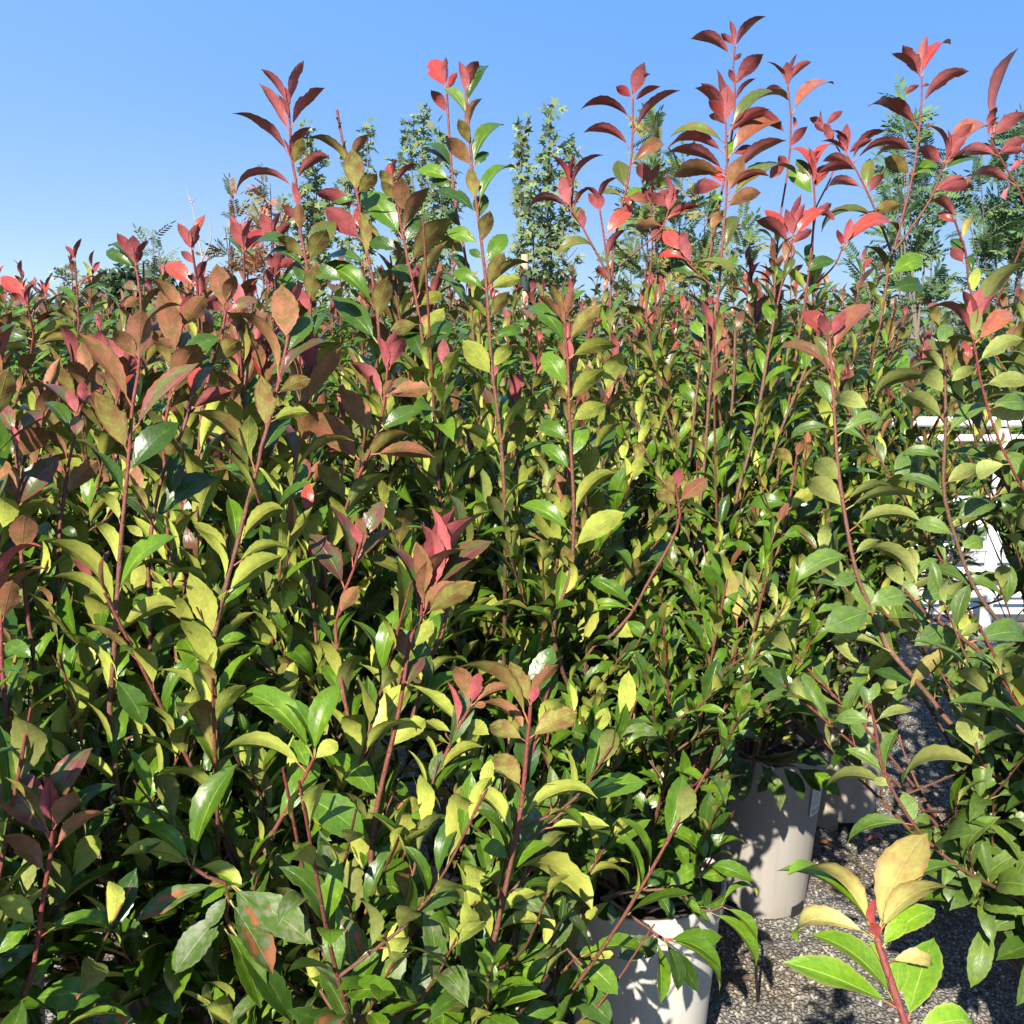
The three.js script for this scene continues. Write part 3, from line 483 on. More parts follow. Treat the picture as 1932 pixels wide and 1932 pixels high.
leavesOn(`k u 1078 325 842 222 78 1; r u 1085 275 1062 112 48 0; k u 1102 285 1270 93 58 1; r u 1055 235 1012 188 40 0; k u 1078 475 1255 305 110 1; k u 1065 480 1162 395 80 1; k u 1088 585 1215 443 40 1; k u 1090 480 1060 390 60 0; k u 1085 350 1130 300 40 0; r u 1095 850 1190 730 80 1`);
shoot(P2, 'C', 2.46, 2.42, 0.0052, 0.0026, [[400, 1932], [400, 1500], [430, 1270], [500, 960], [515, 720], [515, 560]], 1.3);
leavesOn(`k u 512 555 582 350 92 0; x u 500 540 418 490 50 1; k u 522 590 675 490 50 1; k u 542 745 785 510 66 1; k u 500 690 220 620 64 2; r u 485 850 235 752 66 2; b t 510 935 685 810 100 2; o t 462 1055 430 905 76 0; g t 500 1150 562 1065 70 1; r u 510 560 618 418 40 1; o t 465 1120 330 1110 40 1; k t 470 1130 600 1140 60 2; r t 600 1130 500 1170 50 2; r u 470 1300 510 1150 60 1`);
shoot(P2, 'C', 2.44, 2.42, 0.0040, 0.0024, [[385, 1590], [330, 1470], [280, 1380], [215, 1260], [165, 1180], [160, 1100]], 1.3, true);
leavesOn(`x u 160 985 58 882 30 1; x u 172 970 192 868 30 0; r u 185 980 350 878 40 2; k u 162 1180 108 1000 78 0; k u 150 1210 -80 1205 56 3; r u 190 1190 295 1062 40 1; o t 255 1300 188 1170 80 1; k u 150 1010 100 1000 40 1; k u 270 1290 220 1180 60 0; o t 325 1402 85 1445 68 3`);
shoot(P2, 'C', 2.44, 2.42, 0.0034, 0.0022, [[165, 1180], [175, 1050], [165, 960]], 1.4, true);
shoot(P2, 'C', 2.44, 2.42, 0.0040, 0.0024, [[385, 1580], [370, 1480], [345, 1300], [328, 1190]], 1.3, true);
leavesOn(`r u 328 1200 262 1090 72 0; r u 332 1115 428 1005 36 1; r t 370 1350 512 1178 80 1; k u 330 1200 340 1100 40 0; r u 320 1130 240 1060 30 1; k u 370 1470 480 1300 60 1; r u 385 1625 308 1518 50 1`);
shoot(P2, 'C', 2.5, 2.5, 0.0040, 0.0024, [[420, 1520], [560, 1400], [680, 1290], [720, 1180]], 1.2, true);
leavesOn(`r u 690 1170 600 1090 80 0; k u 700 1250 900 1180 60 1; r t 700 1260 900 1200 60 2; b u 690 1280 530 1270 60 1; r u 720 1190 700 960 50 0; k u 720 1210 750 1050 70 0; r u 715 1180 780 1070 40 0`);
shoot(P2, 'C', 2.55, 2.5, 0.0046, 0.0026, [[590, 1800], [625, 1450], [620, 1200], [615, 1050]], 1.2);
leavesOn(`k u 622 1045 540 922 62 0; k u 628 1040 668 925 40 0; k u 620 1150 560 1060 60 1; k u 622 1180 720 1070 60 0; d t 625 1320 530 1280 80 1; k u 620 1380 680 1250 70 1; b u 625 1400 790 1330 60 2`);
shoot(P2, 'C', 2.42, 2.4, 0.0040, 0.0024, [[990, 1650], [900, 1560], [830, 1490], [790, 1420]], 1.2, true);
leavesOn(`x t 792 1425 688 1305 75 0; x t 835 1475 658 1460 55 2; r u 790 1420 800 1310 40 0; o t 840 1500 1100 1570 50 2; d t 880 1560 730 1500 70 1; k u 880 1480 800 1300 70 0`);
shoot(P2, 'C', 2.5, 2.46, 0.0056, 0.0028, [[1450, 1932], [1490, 1700], [1525, 1400], [1545, 1150], [1535, 1000]], 1.25);
leavesOn(`x t 1520 1030 1405 845 52 1; r u 1532 1010 1508 830 50 0; x t 1540 1000 1645 815 55 1; r t 1562 1070 1610 930 52 0; r u 1500 1060 1520 880 40 0; k u 1580 950 1770 960 60 2; g t 1510 1110 1390 970 80 1; k u 1550 1240 1640 1150 60 1; r u 1540 1200 1660 1250 40 2; o t 1530 1040 1440 900 60 0; r u 1540 1020 1580 850 40 1`);
shoot(P2, 'C', 2.52, 2.48, 0.0052, 0.0026, [[1300, 1932], [1340, 1300], [1400, 900], [1410, 650], [1392, 490]], 1.25);
leavesOn(`k u 1392 490 1388 348 70 0; r u 1412 450 1528 350 52 1; x u 1358 405 1270 350 26 1; k t 1435 645 1655 478 60 1; k u 1385 530 1252 540 44 2; r u 1542 755 1420 658 40 1; r u 1395 480 1448 300 30 0; k u 1410 850 1505 715 60 1; r u 1390 960 1340 880 60 0; k u 1400 900 1290 1010 80 1`);
shoot(P2, 'C', 2.46, 2.42, 0.0050, 0.0026, [[1300, 1900], [1360, 1600], [1392, 1450], [1420, 1350]], 1.25);
leavesOn(`x t 1425 1360 1598 1192 78 1; x t 1350 1295 1258 1188 55 0; k u 1405 1395 1210 1250 75 1; r u 1420 1350 1490 1150 60 0; r u 1440 1330 1380 1180 60 0; b u 1250 1450 1380 1350 70 2; k u 1430 1390 1530 1300 70 1; r u 1400 1350 1470 1100 40 0`);
shoot(P3, 'C', 2.6, 2.56, 0.0046, 0.0026, [[1530, 1500], [1560, 1150], [1640, 1000], [1690, 880], [1600, 720]], 1.25);
leavesOn(`k u 1592 845 1600 695 92 0; r u 1570 720 1515 665 40 1; r u 1625 705 1706 628 42 1; r u 1575 700 1578 620 14 0; k u 1600 760 1540 690 40 0`);
shoot(P2, 'I', 2.3, 2.28, 0.005, 0.0026, [[440, 900], [480, 300], [470, 110]], 1.0);
// -- right back
shoot(P3, 'D', 2.64, 2.6, 0.0062, 0.0026, [[1090, 1932], [1125, 1800], [1160, 1560], [1230, 1280], [1310, 950], [1350, 600], [1352, 440]], 1.25);
leavesOn(`k u 1350 445 1242 255 102 0; k u 1355 385 1382 200 62 0; x t 1362 405 1518 250 60 1; r u 1245 325 1180 303 32 1; k u 1368 615 1622 404 92 1; k u 1335 485 1260 535 60 2; r u 1350 495 1396 478 36 2; k u 1318 725 1045 608 86 2; g t 1320 1015 1432 920 62 1; k u 1290 850 1080 905 50 2; o u 1272 975 1140 895 85 1; o u 1275 1160 1082 1205 86 2; g t 1180 1560 1360 1460 80 1; d t 1160 1640 1350 1620 80 2; o u 1150 1600 1020 1400 60 1`);
shoot(P3, 'D', 2.62, 2.58, 0.0044, 0.0024, [[1190, 1430], [1300, 1280], [1400, 1130], [1460, 980], [1482, 930]], 1.25, true);
leavesOn(`r u 1482 835 1365 712 36 1; k t 1400 835 1735 725 92 2; k u 1505 845 1645 695 80 1; r u 1455 925 1338 838 70 1; k u 1540 905 1605 770 60 0; k u 1595 880 1805 895 66 2; r u 1480 900 1500 730 40 0; r u 1530 1110 1650 1052 60 1; k u 1430 1120 1600 1000 70 1; d t 1470 980 1680 910 60 1`);
shoot(P3, 'D', 2.58, 2.56, 0.0044, 0.0024, [[1185, 1440], [1110, 1240], [1050, 1100], [985, 970], [930, 880]], 1.25, true);
leavesOn(`r u 930 855 930 695 58 0; r u 935 860 1075 790 50 1; k u 975 975 790 915 60 2; o t 1040 1085 1060 895 112 0; k u 1025 1075 812 1082 66 2; o t 1100 1315 785 1320 60 3; k u 970 910 1150 740 60 1; r u 920 830 830 740 36 1; x u 900 810 780 800 30 1; r u 930 850 870 760 40 1; k u 1050 1100 1140 980 70 1; k u 1060 870 1290 850 55 2`);
shoot(P3, 'D', 2.55, 2.5, 0.0036, 0.0022, [[640, 1720], [740, 1620], [860, 1500], [905, 1400]], 1.2, true);
leavesOn(`r u 905 1390 952 1232 50 0; x u 895 1395 872 1298 36 0; r t 930 1425 1218 1320 66 3; d t 870 1480 700 1540 60 2`);
shoot(R2, 'D', 2.2, 2.15, 0.0046, 0.0026, [[1640, 1700], [1600, 1420], [1570, 1320], [1540, 1250]], 1.4);
leavesOn(`r t 1565 1265 1440 1210 80 2; l u 1605 1350 1648 1215 50 1; k u 1635 1205 1415 1132 66 2; d t 1590 1450 1520 1350 60 1; k u 1440 1530 1520 1400 90 0; d t 1790 1550 1612 1450 70 2; g u 1690 1640 1670 1510 70 0`);
shoot(P3, 'D', 2.5, 2.45, 0.0046, 0.0026, [[1960, 1250], [1930, 1130], [1860, 1000], [1800, 900], [1742, 790]], 1.3);
leavesOn(`r u 1742 795 1790 662 26 1; k u 1805 885 1595 868 70 2; k u 1795 870 1950 790 80 2; k u 1865 1060 1612 1045 70 2; r u 1800 860 1930 850 60 1; k u 1880 690 1780 605 50 2; k u 1820 650 1950 640 70 2; r u 1870 960 1930 900 60 0; k u 1620 1170 1830 1135 60 1; k u 1950 380 1900 270 60 1`);
// -- leaning shrub on the right
shoot(R1, 'J', 1.66, 1.74, 0.0080, 0.0028, [[1130, 760], [1000, 560], [860, 480], [800, 400], [655, 230], [655, 1092, 'I'], [560, 870, 'I'], [520, 680, 'I'], [495, 500, 'I'], [482, 300, 'I'], [470, 110, 'I']], 0.95);
fr = FR.I; leavesOn(`k t 490 160 602 0 62 1; b t 460 225 305 142 50 2; r t 470 105 385 20 60 1; r u 475 105 520 20 50 0; k u 470 110 440 30 40 0; q u 518 655 402 560 68 2; q u 505 570 425 495 50 1; q u 540 722 765 695 58 1; q u 558 832 748 895 52 3; q u 562 800 632 752 30 1; q t 550 830 365 888 60 2; q u 522 665 782 635 45 2; q u 525 630 690 590 42 2; q t 545 870 478 895 50 1; q t 590 975 448 1045 85 1; o t 405 170 420 100 30 0; q t 490 410 345 430 45 2; q t 495 420 645 375 50 2; q t 480 330 420 240 40 1; q u 485 310 590 330 40 2; q t 600 1010 540 880 60 1; q t 640 1060 610 980 40 0`);
shoot(R1, 'J', 1.55, 1.5, 0.0050, 0.0028, [[880, 930], [780, 845], [715, 760], [640, 620], [615, 480], [600, 410]], 0.8);
leavesOn(`q u 615 695 455 682 42 2; q t 650 640 520 555 50 1; q t 735 805 705 690 62 0; q u 655 460 735 435 30 2; q t 600 420 570 350 60 0; q t 610 470 490 460 60 2; q t 700 830 528 855 55 2; q t 640 640 690 490 40 1; q t 720 790 790 780 40 1; q u 655 675 610 650 50 0; q t 605 400 625 340 50 0`);
shoot(R1, 'J', 1.62, 1.6, 0.0052, 0.0028, [[1100, 700], [980, 620], [940, 560], [925, 470], [900, 440]], 0.8, true);
leavesOn(`q u 970 640 702 665 50 2; q t 960 620 830 490 50 1; q t 990 690 1092 660 50 2; q t 1000 690 930 680 60 1; q u 930 560 890 450 50 0; q t 940 570 1000 480 50 1`);
shoot(R1, 'I', 1.68, 1.64, 0.0055, 0.003, [[1092, 1230], [960, 1120], [860, 1040], [770, 980], [710, 910]], 0.8, true);
leavesOn(`q t 850 1030 740 1092 60 1; q t 890 1110 1092 1060 70 2; q t 760 980 690 880 60 1; q u 840 970 905 880 40 1; q t 700 1130 860 1110 60 2; l u 790 1180 725 1230 50 0; q t 1040 1200 1092 1290 60 1; q u 860 1080 960 1030 50 2; q u 700 900 660 830 40 1; q t 730 950 860 920 60 2; q t 720 930 600 960 60 2`);
shoot(R2, 'I', 2.05, 2.0, 0.0080, 0.0034, [[1000, 1000], [930, 900], [870, 740], [835, 600], [840, 400], [838, 180], [835, 120]], 0.45);
leavesOn(`q u 835 250 610 300 48 3; q u 840 240 760 150 40 2; q t 850 640 690 560 50 2; q u 840 360 700 300 50 2; q t 845 420 1000 340 50 2; q u 850 580 960 520 50 2; q t 830 500 700 480 44 2; q t 860 700 990 630 60 2; q u 830 300 770 210 50 2; q t 870 740 740 700 60 2; q t 835 150 840 60 50 1; q t 880 780 960 760 50 2`);
shoot(R2, 'I', 1.9, 1.85, 0.0046, 0.0028, [[1040, 500], [980, 350], [950, 230], [930, 110]], 1.4);
fr = FR.D; leavesOn(`k u 1650 1755 1685 1625 85 0; k u 1690 1745 1775 1660 52 1; r u 1620 1700 1580 1640 50 1; k u 1615 1865 1375 1750 66 2; k t 1680 1935 1855 1765 100 1; q u 1670 1925 1672 1745 125 0; q u 1760 1580 1950 1480 100 2`);
fr = FR.I; leavesOn(`q u 960 260 1110 250 60 2; q u 960 200 860 245 50 2; q u 985 330 1120 360 80 2; q u 960 190 1092 110 60 2; q t 980 320 1092 320 50 2; q u 1030 420 1010 360 70 1; q u 1060 500 1000 480 60 2; q u 1092 590 940 545 60 2`);
// -- the close sprig
shoot(S0, 'L', 0.80, 0.82, 0.0056, 0.0034, [[1060, 1860], [1000, 1665], [920, 1450], [850, 1230], [805, 1060], [770, 980]], 1.1);
leavesOn(`l u 780 870 1175 160 300 1; l t 660 860 -20 458 162 2; l u 560 800 60 500 112 2; l u 745 985 165 1025 187 3; l u 845 890 1390 602 187 2; l t 900 700 1462 430 137 2; l t 800 1580 25 1178 268 0; l t 900 1480 238 965 237 1; l t 1020 1450 950 1120 156 0; l t 1050 1650 1222 985 312 0; l t 870 1040 1235 762 162 1; l u 870 1180 1205 1195 150 3; x u 760 850 752 675 60 0; x u 790 1000 735 865 60 0; l t 1150 1700 1520 1650 250 2; l t 870 1030 1010 850 137 1; l t 850 1300 700 1000 75 0`);

// -- low branches before the two pots
shoot(P1, 'N', 1.72, 1.72, 0.0042, 0.0024, [[200, 700], [420, 640], [620, 630], [830, 600], [960, 510], [1060, 400]], 0.8, true);
leavesOn(`t t 640 1010 425 650 180 0; g t 1085 880 850 545 230 0; g t 1055 380 1385 248 90 2; g t 1090 440 1448 560 150 1; g t 1060 400 825 85 120 0; g t 1095 680 1235 490 110 1; g t 1010 400 765 590 120 1; d t 560 620 720 450 130 1; g t 1040 390 990 160 110 1; d t 640 650 790 880 130 1; g t 900 520 1280 350 100 1`);
shoot(P1, 'N', 1.70, 1.68, 0.0040, 0.0024, [[280, 720], [420, 820], [560, 920], [660, 990], [720, 1030]], 0.8, true);
leavesOn(`g t 730 1030 1195 1010 165 0; g t 660 1010 690 1560 140 0; g t 800 1090 1185 1285 125 1; g t 830 1100 1172 1455 130 1; d t 715 1100 830 1450 120 1; t t 600 1060 340 1185 170 0; d t 880 1290 1000 1470 110 0; d t 680 960 560 1190 90 1; g t 420 820 150 800 160 1; t t 300 700 290 915 150 0`);
shoot(P1, 'N', 1.74, 1.74, 0.0036, 0.0022, [[860, 640], [960, 760], [1085, 800], [1200, 760]], 0.8, true);
leavesOn(`g t 1205 770 1472 1035 110 1; g t 1090 850 1468 1250 140 1; g t 1190 750 1478 680 60 3; g t 880 700 1020 830 120 0; g t 1000 770 1240 640 80 1; d t 960 800 1090 900 130 0`);
shoot(F0, 'N', 1.5, 1.46, 0.0045, 0.0026, [[-260, 1500], [-120, 1300], [-20, 1200], [20, 1170]], 0.8, true);
leavesOn(`g t 20 1180 345 1485 170 1; g t 10 1200 150 1090 140 1; d t 60 1480 310 1730 210 0; g t -20 1200 80 1580 120 1; g u 170 1040 330 1180 90 1; g t -80 1300 -20 1640 150 0; g t 230 1200 590 1190 110 2`);
shoot(P2, 'J', 2.36, 2.3, 0.0045, 0.0024, [[135, 520], [180, 560], [230, 590], [290, 600], [360, 610]], 0.6, true);
leavesOn(`d t 200 575 372 540 50 2; t t 240 590 312 755 62 1; d t 285 600 238 695 60 1; d t 315 605 385 718 52 1; t t 130 570 190 725 66 1; t t 80 560 150 700 60 1; d t 330 610 470 590 40 2; d t 210 590 180 680 50 0; g t 360 610 440 690 50 1; g t 420 640 505 705 42 1; d t 150 540 20 620 60 1; d t 440 500 470 600 55 1`);
// ------------------------------------------------------------------ more shrubs of the block, behind and between
const fillers = [
  [-0.34, -2.66, 'green shrub behind the lone pink-red spire, red only at its tips'], [-0.78, -2.95, 'shrub at mid left in the third row with dusky red tips'], [-1.35, -2.95, 'shrub in the third row near the left edge, dull green with rusty tips'],
  [0.52, -3.18, 'green shrub right behind the tallest red-crowned shrub'], [-0.05, -3.25, 'shrub far back in the middle gap, its small red tips below the maple sapling'], [-0.58, -3.55, 'shrub far back left of the middle, behind the twin spires'],
  [1.42, -3.62, 'reddish-tipped shrub at the far end of the pot row before the dark-leaved tree'], [0.92, -3.85, 'shrub far back on the right, between the two red-topped shrubs'], [2.1, -2.95, 'drooping grey-green shrub just outside the right edge beside the railing'], [-2.0, -2.9, 'shrub behind the scarlet-tipped one at the far left edge'],
  [1.66, -2.78, 'drooping grey-green shrub second along the right of the aisle'], [0.36, -3.85, 'shrub far back behind the fan of rust-edged leaves'], [-1.15, -3.65, 'shrub far back at the left below the bare twigs'],
];
for (const [x, z, label] of fillers) shrub('', x, z, label, { h: 1.12 + 0.28 * hash2(x * 100, z * 100, 4), n: 7, spread: 0.34, red: 0.10, far: true, ...(x > 1.6 && z > -3 ? { style: 'q', far: false, n: 9, lean: -0.25, spread: 0.45, red: 0.03 } : {}) });

// the tops of the massed shrubs against the sky (survey pixels): nothing grown by rule may stand higher
const SKYLINE = [[-200, 590], [0, 580], [60, 585], [130, 590], [180, 560], [240, 540], [320, 520], [400, 510], [450, 470], [520, 430], [580, 395], [640, 370], [700, 350], [760, 360], [820, 390], [880, 400], [930, 440], [955, 550], [985, 605], [1040, 580], [1100, 600], [1135, 580], [1180, 540], [1240, 470], [1300, 420], [1380, 390], [1480, 420], [1540, 460], [1580, 545], [1640, 515], [1700, 510], [1760, 570], [1840, 570], [1890, 530], [1932, 500], [2300, 480]];
function skyline(x) { for (let i = 1; i < SKYLINE.length; i++) if (x <= SKYLINE[i][0]) { const [a, b] = [SKYLINE[i - 1], SKYLINE[i]]; return lerp(a[1], b[1], (x - a[0]) / (b[0] - a[0])); } return 540; }
// keep clear the line of sight to the gravel aisle and the pots, and to shoots placed one by one
const MW = 322, mask = new Float32Array(MW * MW).fill(1e9);
function maskDisc(p, r) {
  const [x, y, d] = project(p); const R = Math.max(1, r / d / TAN * 966 / 6), cx = x / 6, cy = y / 6;
  for (let j = Math.floor(cy - R); j <= cy + R; j++) for (let i = Math.floor(cx - R); i <= cx + R; i++) if (i >= 0 && j >= 0 && i < MW && j < MW && (i - cx) ** 2 + (j - cy) ** 2 <= R * R) { const o = j * MW + i; if (d < mask[o]) mask[o] = d; }
}
for (const h of HAND) for (let i = 0; i + 1 < h.pts.length; i++) { const n = Math.ceil(h.pts[i].distanceTo(h.pts[i + 1]) / 0.01); for (let k = 0; k <= n; k++) maskDisc(h.pts[i].clone().lerp(h.pts[i + 1], k / n), h.r + 0.003); }
for (const l of LEAVES) for (let k = 2; k <= 9; k++) maskDisc(l.p.clone().lerp(l.tip, k / 10), l.L * 0.14);
const CLEAR = [[1390, 1500, 1560, 1700], [1560, 1560, 1720, 1720], [1350, 1600, 1420, 1700], [1320, 1800, 1460, 1932], [1700, 1330, 1800, 1420], [1520, 1740, 1560, 1900], [1700, 1420, 1790, 1560], [1560, 1480, 1700, 1560], [1640, 1430, 1720, 1500], [1150, 1880, 1290, 1932], [1150, 1760, 1200, 1830], [1790, 1720, 1850, 1800], [1735, 785, 1835, 850], [1850, 790, 1932, 840], [1790, 885, 1890, 950], [1805, 1000, 1890, 1090], [1845, 1125, 1932, 1220], [1740, 1160, 1800, 1200], [1700, 1220, 1760, 1260]];
function blocked(p, tip, strict = true, low = false) {
  for (const f of [0.3, 0.6, 0.95]) {
    const [x, y, d] = project(p.clone().lerp(tip, f));
    if (d <= 0.05) return true;
    if (y < skyline(x)) return true;
    if (d < 0.72 && !low && x > -100 && x < 2032 && y > -100) return true;
    if (low && y < 1950) return true;
    if (x >= 0 && y >= 0 && x < 1932 && y < 1932) {
      if (strict && mask[Math.floor(y / 6) * MW + Math.floor(x / 6)] > d + 0.0 && mask[Math.floor(y / 6) * MW + Math.floor(x / 6)] < 1e8) return true;
      if (d < 3.1) for (const [x0, y0, x1, y1] of CLEAR) if (x > x0 && x < x1 && y > y0 && y < y1) return true;
    }
  }
  return false;
}
function pick(R, w) { let t = R() * w.reduce((s, x) => s + x[1], 0); for (const [c, k] of w) if ((t -= k) < 0) return c; return w[0][0]; }
function codeFor(pl, R, fromTip, height, twig) {
  const r = (pl.red || 0.05) * (twig ? 0.22 : 1) * lerp(0.12, 1.15, smooth(1.0, 1.5, height)), q = pl.style === 'q';
  if (fromTip < r * 0.6) return pick(R, [['r', 2.4], ['k', 3], ['b', 4], ['x', height > 1.45 ? 0.5 : 0]]);
  if (fromTip < r * 1.4) return pick(R, [['b', 4], ['o', 3], ['p', 2], ['g', 2], ['k', 1]]);
  if (fromTip < r * 2.4) return pick(R, [['o', 3], ['g', 6], ['p', 0.6], ['d', 1]]);
  if (q) return pick(R, [['q', 8], ['d', 1], ['g', 1]]);
  const dull = (pl.dull || 0.08) * smooth(1.1, 0.7, height);
  return pick(R, [['g', 8], ['d', 2.5], ['t', 8 * dull], ['s', 1.1 * dull], ['o', 0.35]]);
}
const UPV = V3(0, 1, 0);
function leafAlong(pl, R, curve, len, from, step, scale, phase, twig, low = 1e9) {
  let s = from, n = 0;
  while (s < len - 0.006) {
    const t = s / len, p = curve.getPointAt(t), S = curve.getTangentAt(t), tip = low < 1e8 ? Math.max(0.16, len - s) : len - s;
    if (p.y > low - 0.02) break;
    const az = phase + n * 2.4 + (R() - 0.5) * 0.7; n++;
    let A = V3(1, 0, 0); A.addScaledVector(S, -A.dot(S)).normalize(); const B = S.clone().cross(A);
    const out = A.multiplyScalar(Math.cos(az)).addScaledVector(B, Math.sin(az));
    const open = lerp(0.30, lerp(1.08, 0.76, smooth(0.7, 1.05, p.y)), smooth(0, 0.2, tip)) + (R() - 0.5) * 0.45 + (pl.style === 'q' ? 0.22 : 0);
    const D = S.clone().multiplyScalar(Math.cos(open)).addScaledVector(out, Math.sin(open));
    // leaves of side twigs turn up to the light
    D.y += 0.12; D.normalize();
    let N = S.clone().multiplyScalar(0.8).add(UPV.clone().multiplyScalar(0.5)).add(V3(0.05, 0.1, (pl.back ?? -0.3) + (R() - 0.5) * 0.5)); N.addScaledVector(D, -N.dot(D)).normalize();
    N.applyAxisAngle(D, (R() - 0.5) * 0.9);
    const L = (pl.leaf || 0.104) * scale * (0.78 + 0.42 * R()) * lerp(0.62, 1, smooth(0, 0.12, tip));
    if (R() < 0.96) {
      const end = p.clone().addScaledVector(D, L);
      if (end.y > 0.3 && !blocked(p, end, R() < (pl.style === 'q' ? 0.5 : 0.82), pl.low)) {
        const ci = pl.style === 'q' ? (R() < 0.6 ? 2 : 1) : tip < 0.08 ? (R() < 0.6 ? 0 : 1) : pick(R, [[0, 1.3], [1, 4], [2, 3.2], [3, 0.8]]);
        addLeaf(pl, p, D, N, L, 0.85 + 0.32 * R(), codeFor(pl, R, tip, p.y, twig), Math.floor(R() * 3), ci, pick(R, [[0, 1.4], [1, 3], [2, 2]]), R() < 0.5 ? 0 : 1, false);
      }
    }
    s += step * (0.75 + 0.5 * R());
  }
}
// the lower lengths of the shoots placed one by one carry leaves as well
for (const { cur, tube } of HAND) { const R = rng(Math.round(cur.pts[0].x * 1000) + 9000), bare = cur.low > 1e8; leafAlong(cur.pl, R, tube.curve, tube.len, cur.fork ? 0.02 : tube.len * 0.12, 0.026, 1, R() * 6.28, false, bare ? 5 : cur.low); }
for (const pl of PLANTS) {
  const R = rng(pl.seed), far = pl.far;
  for (let i = 0; i < pl.n; i++) {
    const az = i / pl.n * 6.283 + R() * 0.9, r0 = 0.02 + 0.05 * R(), reach = pl.spread * (0.25 + 0.75 * R()), H = pl.h * (0.62 + 0.38 * R()) * (i === 0 ? 1.05 : 1);
    const x0 = (pl.gx ?? pl.x) + Math.cos(az) * r0, z0 = pl.z + Math.sin(az) * r0, lx = pl.lean || 0;
    const P = [0, 0.3, 0.62, 1].map((t, k) => V3(x0 + Math.cos(az) * reach * Math.pow(t, 0.8) + lx * t * t + (R() - 0.5) * 0.05 * t, 0.40 + H * t, z0 + Math.sin(az) * reach * Math.pow(t, 0.8) + (R() - 0.5) * 0.05 * t));
    // the shoot ends where the tops of the mass end
    let top = P.length - 1;
    while (top > 1) { const [x, y, d] = project(P[top]); if (pl.low || (y > skyline(x) + 14 && d > 0.75)) break; P[top].lerp(P[top - 1], 0.35); if (P[top].distanceTo(P[top - 1]) < 0.08) { P.pop(); top--; } }
    const made = tubeGeometry(P, far ? 0.0045 : 0.0052, 0.0018, barkColour(1.0), far ? 5 : 6, far ? 3 : 4);
    // shoots that would stand before a shoot placed by eye are thinned away
    let hid = 0; for (let k = 4; k <= 10; k++) { const p = made.curve.getPointAt(k / 10); if (blocked(p, p, pl.style !== 'q', pl.low)) hid++; }
    if (hid > 2 && R() < 0.7) continue;
    pl.stems.push(made.g);
    leafAlong(pl, R, made.curve, made.len, made.len * 0.2, far ? 0.028 : 0.0215, 1, R() * 6.28);
    const twigs = far ? 6 : 11;
    for (let k = 0; k < twigs; k++) {
      const t = 0.10 + 0.66 * (k + R() * 0.8) / twigs, p = made.curve.getPointAt(t), S = made.curve.getTangentAt(t), a2 = R() * 6.283;
      const len = lerp(0.34, 0.13, t) * (0.6 + 0.7 * R());
      const D = V3(Math.cos(a2), 0.35 + 0.5 * R(), Math.sin(a2)).normalize();
      const q1 = p.clone().addScaledVector(D, len * 0.5).add(V3(0, 0.01, 0)), q2 = p.clone().addScaledVector(D, len * 0.92).add(V3(0, 0.03 + 0.09 * len / 0.3, 0));
      const tw = tubeGeometry([p, q1, q2], 0.0026, 0.0014, (u) => barkColour(0.9)(0.45 + 0.45 * u), 5, 3);
      let bad = 0; for (const q of [q1, q2]) if (blocked(q, q, pl.style !== 'q', pl.low)) bad++;
      if (bad) continue;
      pl.stems.push(tw.g);
      leafAlong(pl, R, tw.curve, tw.len, tw.len * 0.15, far ? 0.024 : 0.0185, 0.95, R() * 6.28, true);
    }
  }
}
// ------------------------------------------------------------------ which leaves show: a small depth buffer of their outlines
{
  const W = 640, z = new Float32Array(W * W).fill(1e9), id = new Int32Array(W * W).fill(-1), k = W / 1932;
  LEAVES.forEach((l, n) => {
    const [ax, ay, ad] = project(l.p), [bx, by, bd] = project(l.tip); if (ad < 0.1 || bd < 0.1) return;
    const e = l.m.elements, hw = V3(e[0], e[1], e[2]).multiplyScalar(0.17), mid = l.p.clone().lerp(l.tip, 0.55), [cx, cy] = project(mid.clone().add(hw)), [dx, dy] = project(mid.clone().sub(hw));
    const poly = [[ax, ay], [cx, cy], [bx, by], [dx, dy]].map(([x, y]) => [x * k, y * k]);
    const x0 = Math.max(0, Math.floor(Math.min(...poly.map((p) => p[0])))), x1 = Math.min(W - 1, Math.ceil(Math.max(...poly.map((p) => p[0])))), y0 = Math.max(0, Math.floor(Math.min(...poly.map((p) => p[1])))), y1 = Math.min(W - 1, Math.ceil(Math.max(...poly.map((p) => p[1]))));
    const depth = (ad + bd) / 2;
    for (let y = y0; y <= y1; y++) for (let x = x0; x <= x1; x++) {
      let s = 0; for (let i = 0; i < 4; i++) { const [px, py] = poly[i], [qx, qy] = poly[(i + 1) % 4]; const c = (qx - px) * (y + 0.5 - py) - (qy - py) * (x + 0.5 - px); s += c > 0 ? 1 : -1; }
      if (Math.abs(s) === 4 && depth < z[y * W + x]) { z[y * W + x] = depth; id[y * W + x] = n; }
    }
  });
  for (const n of id) if (n >= 0) LEAVES[n].px++;
}
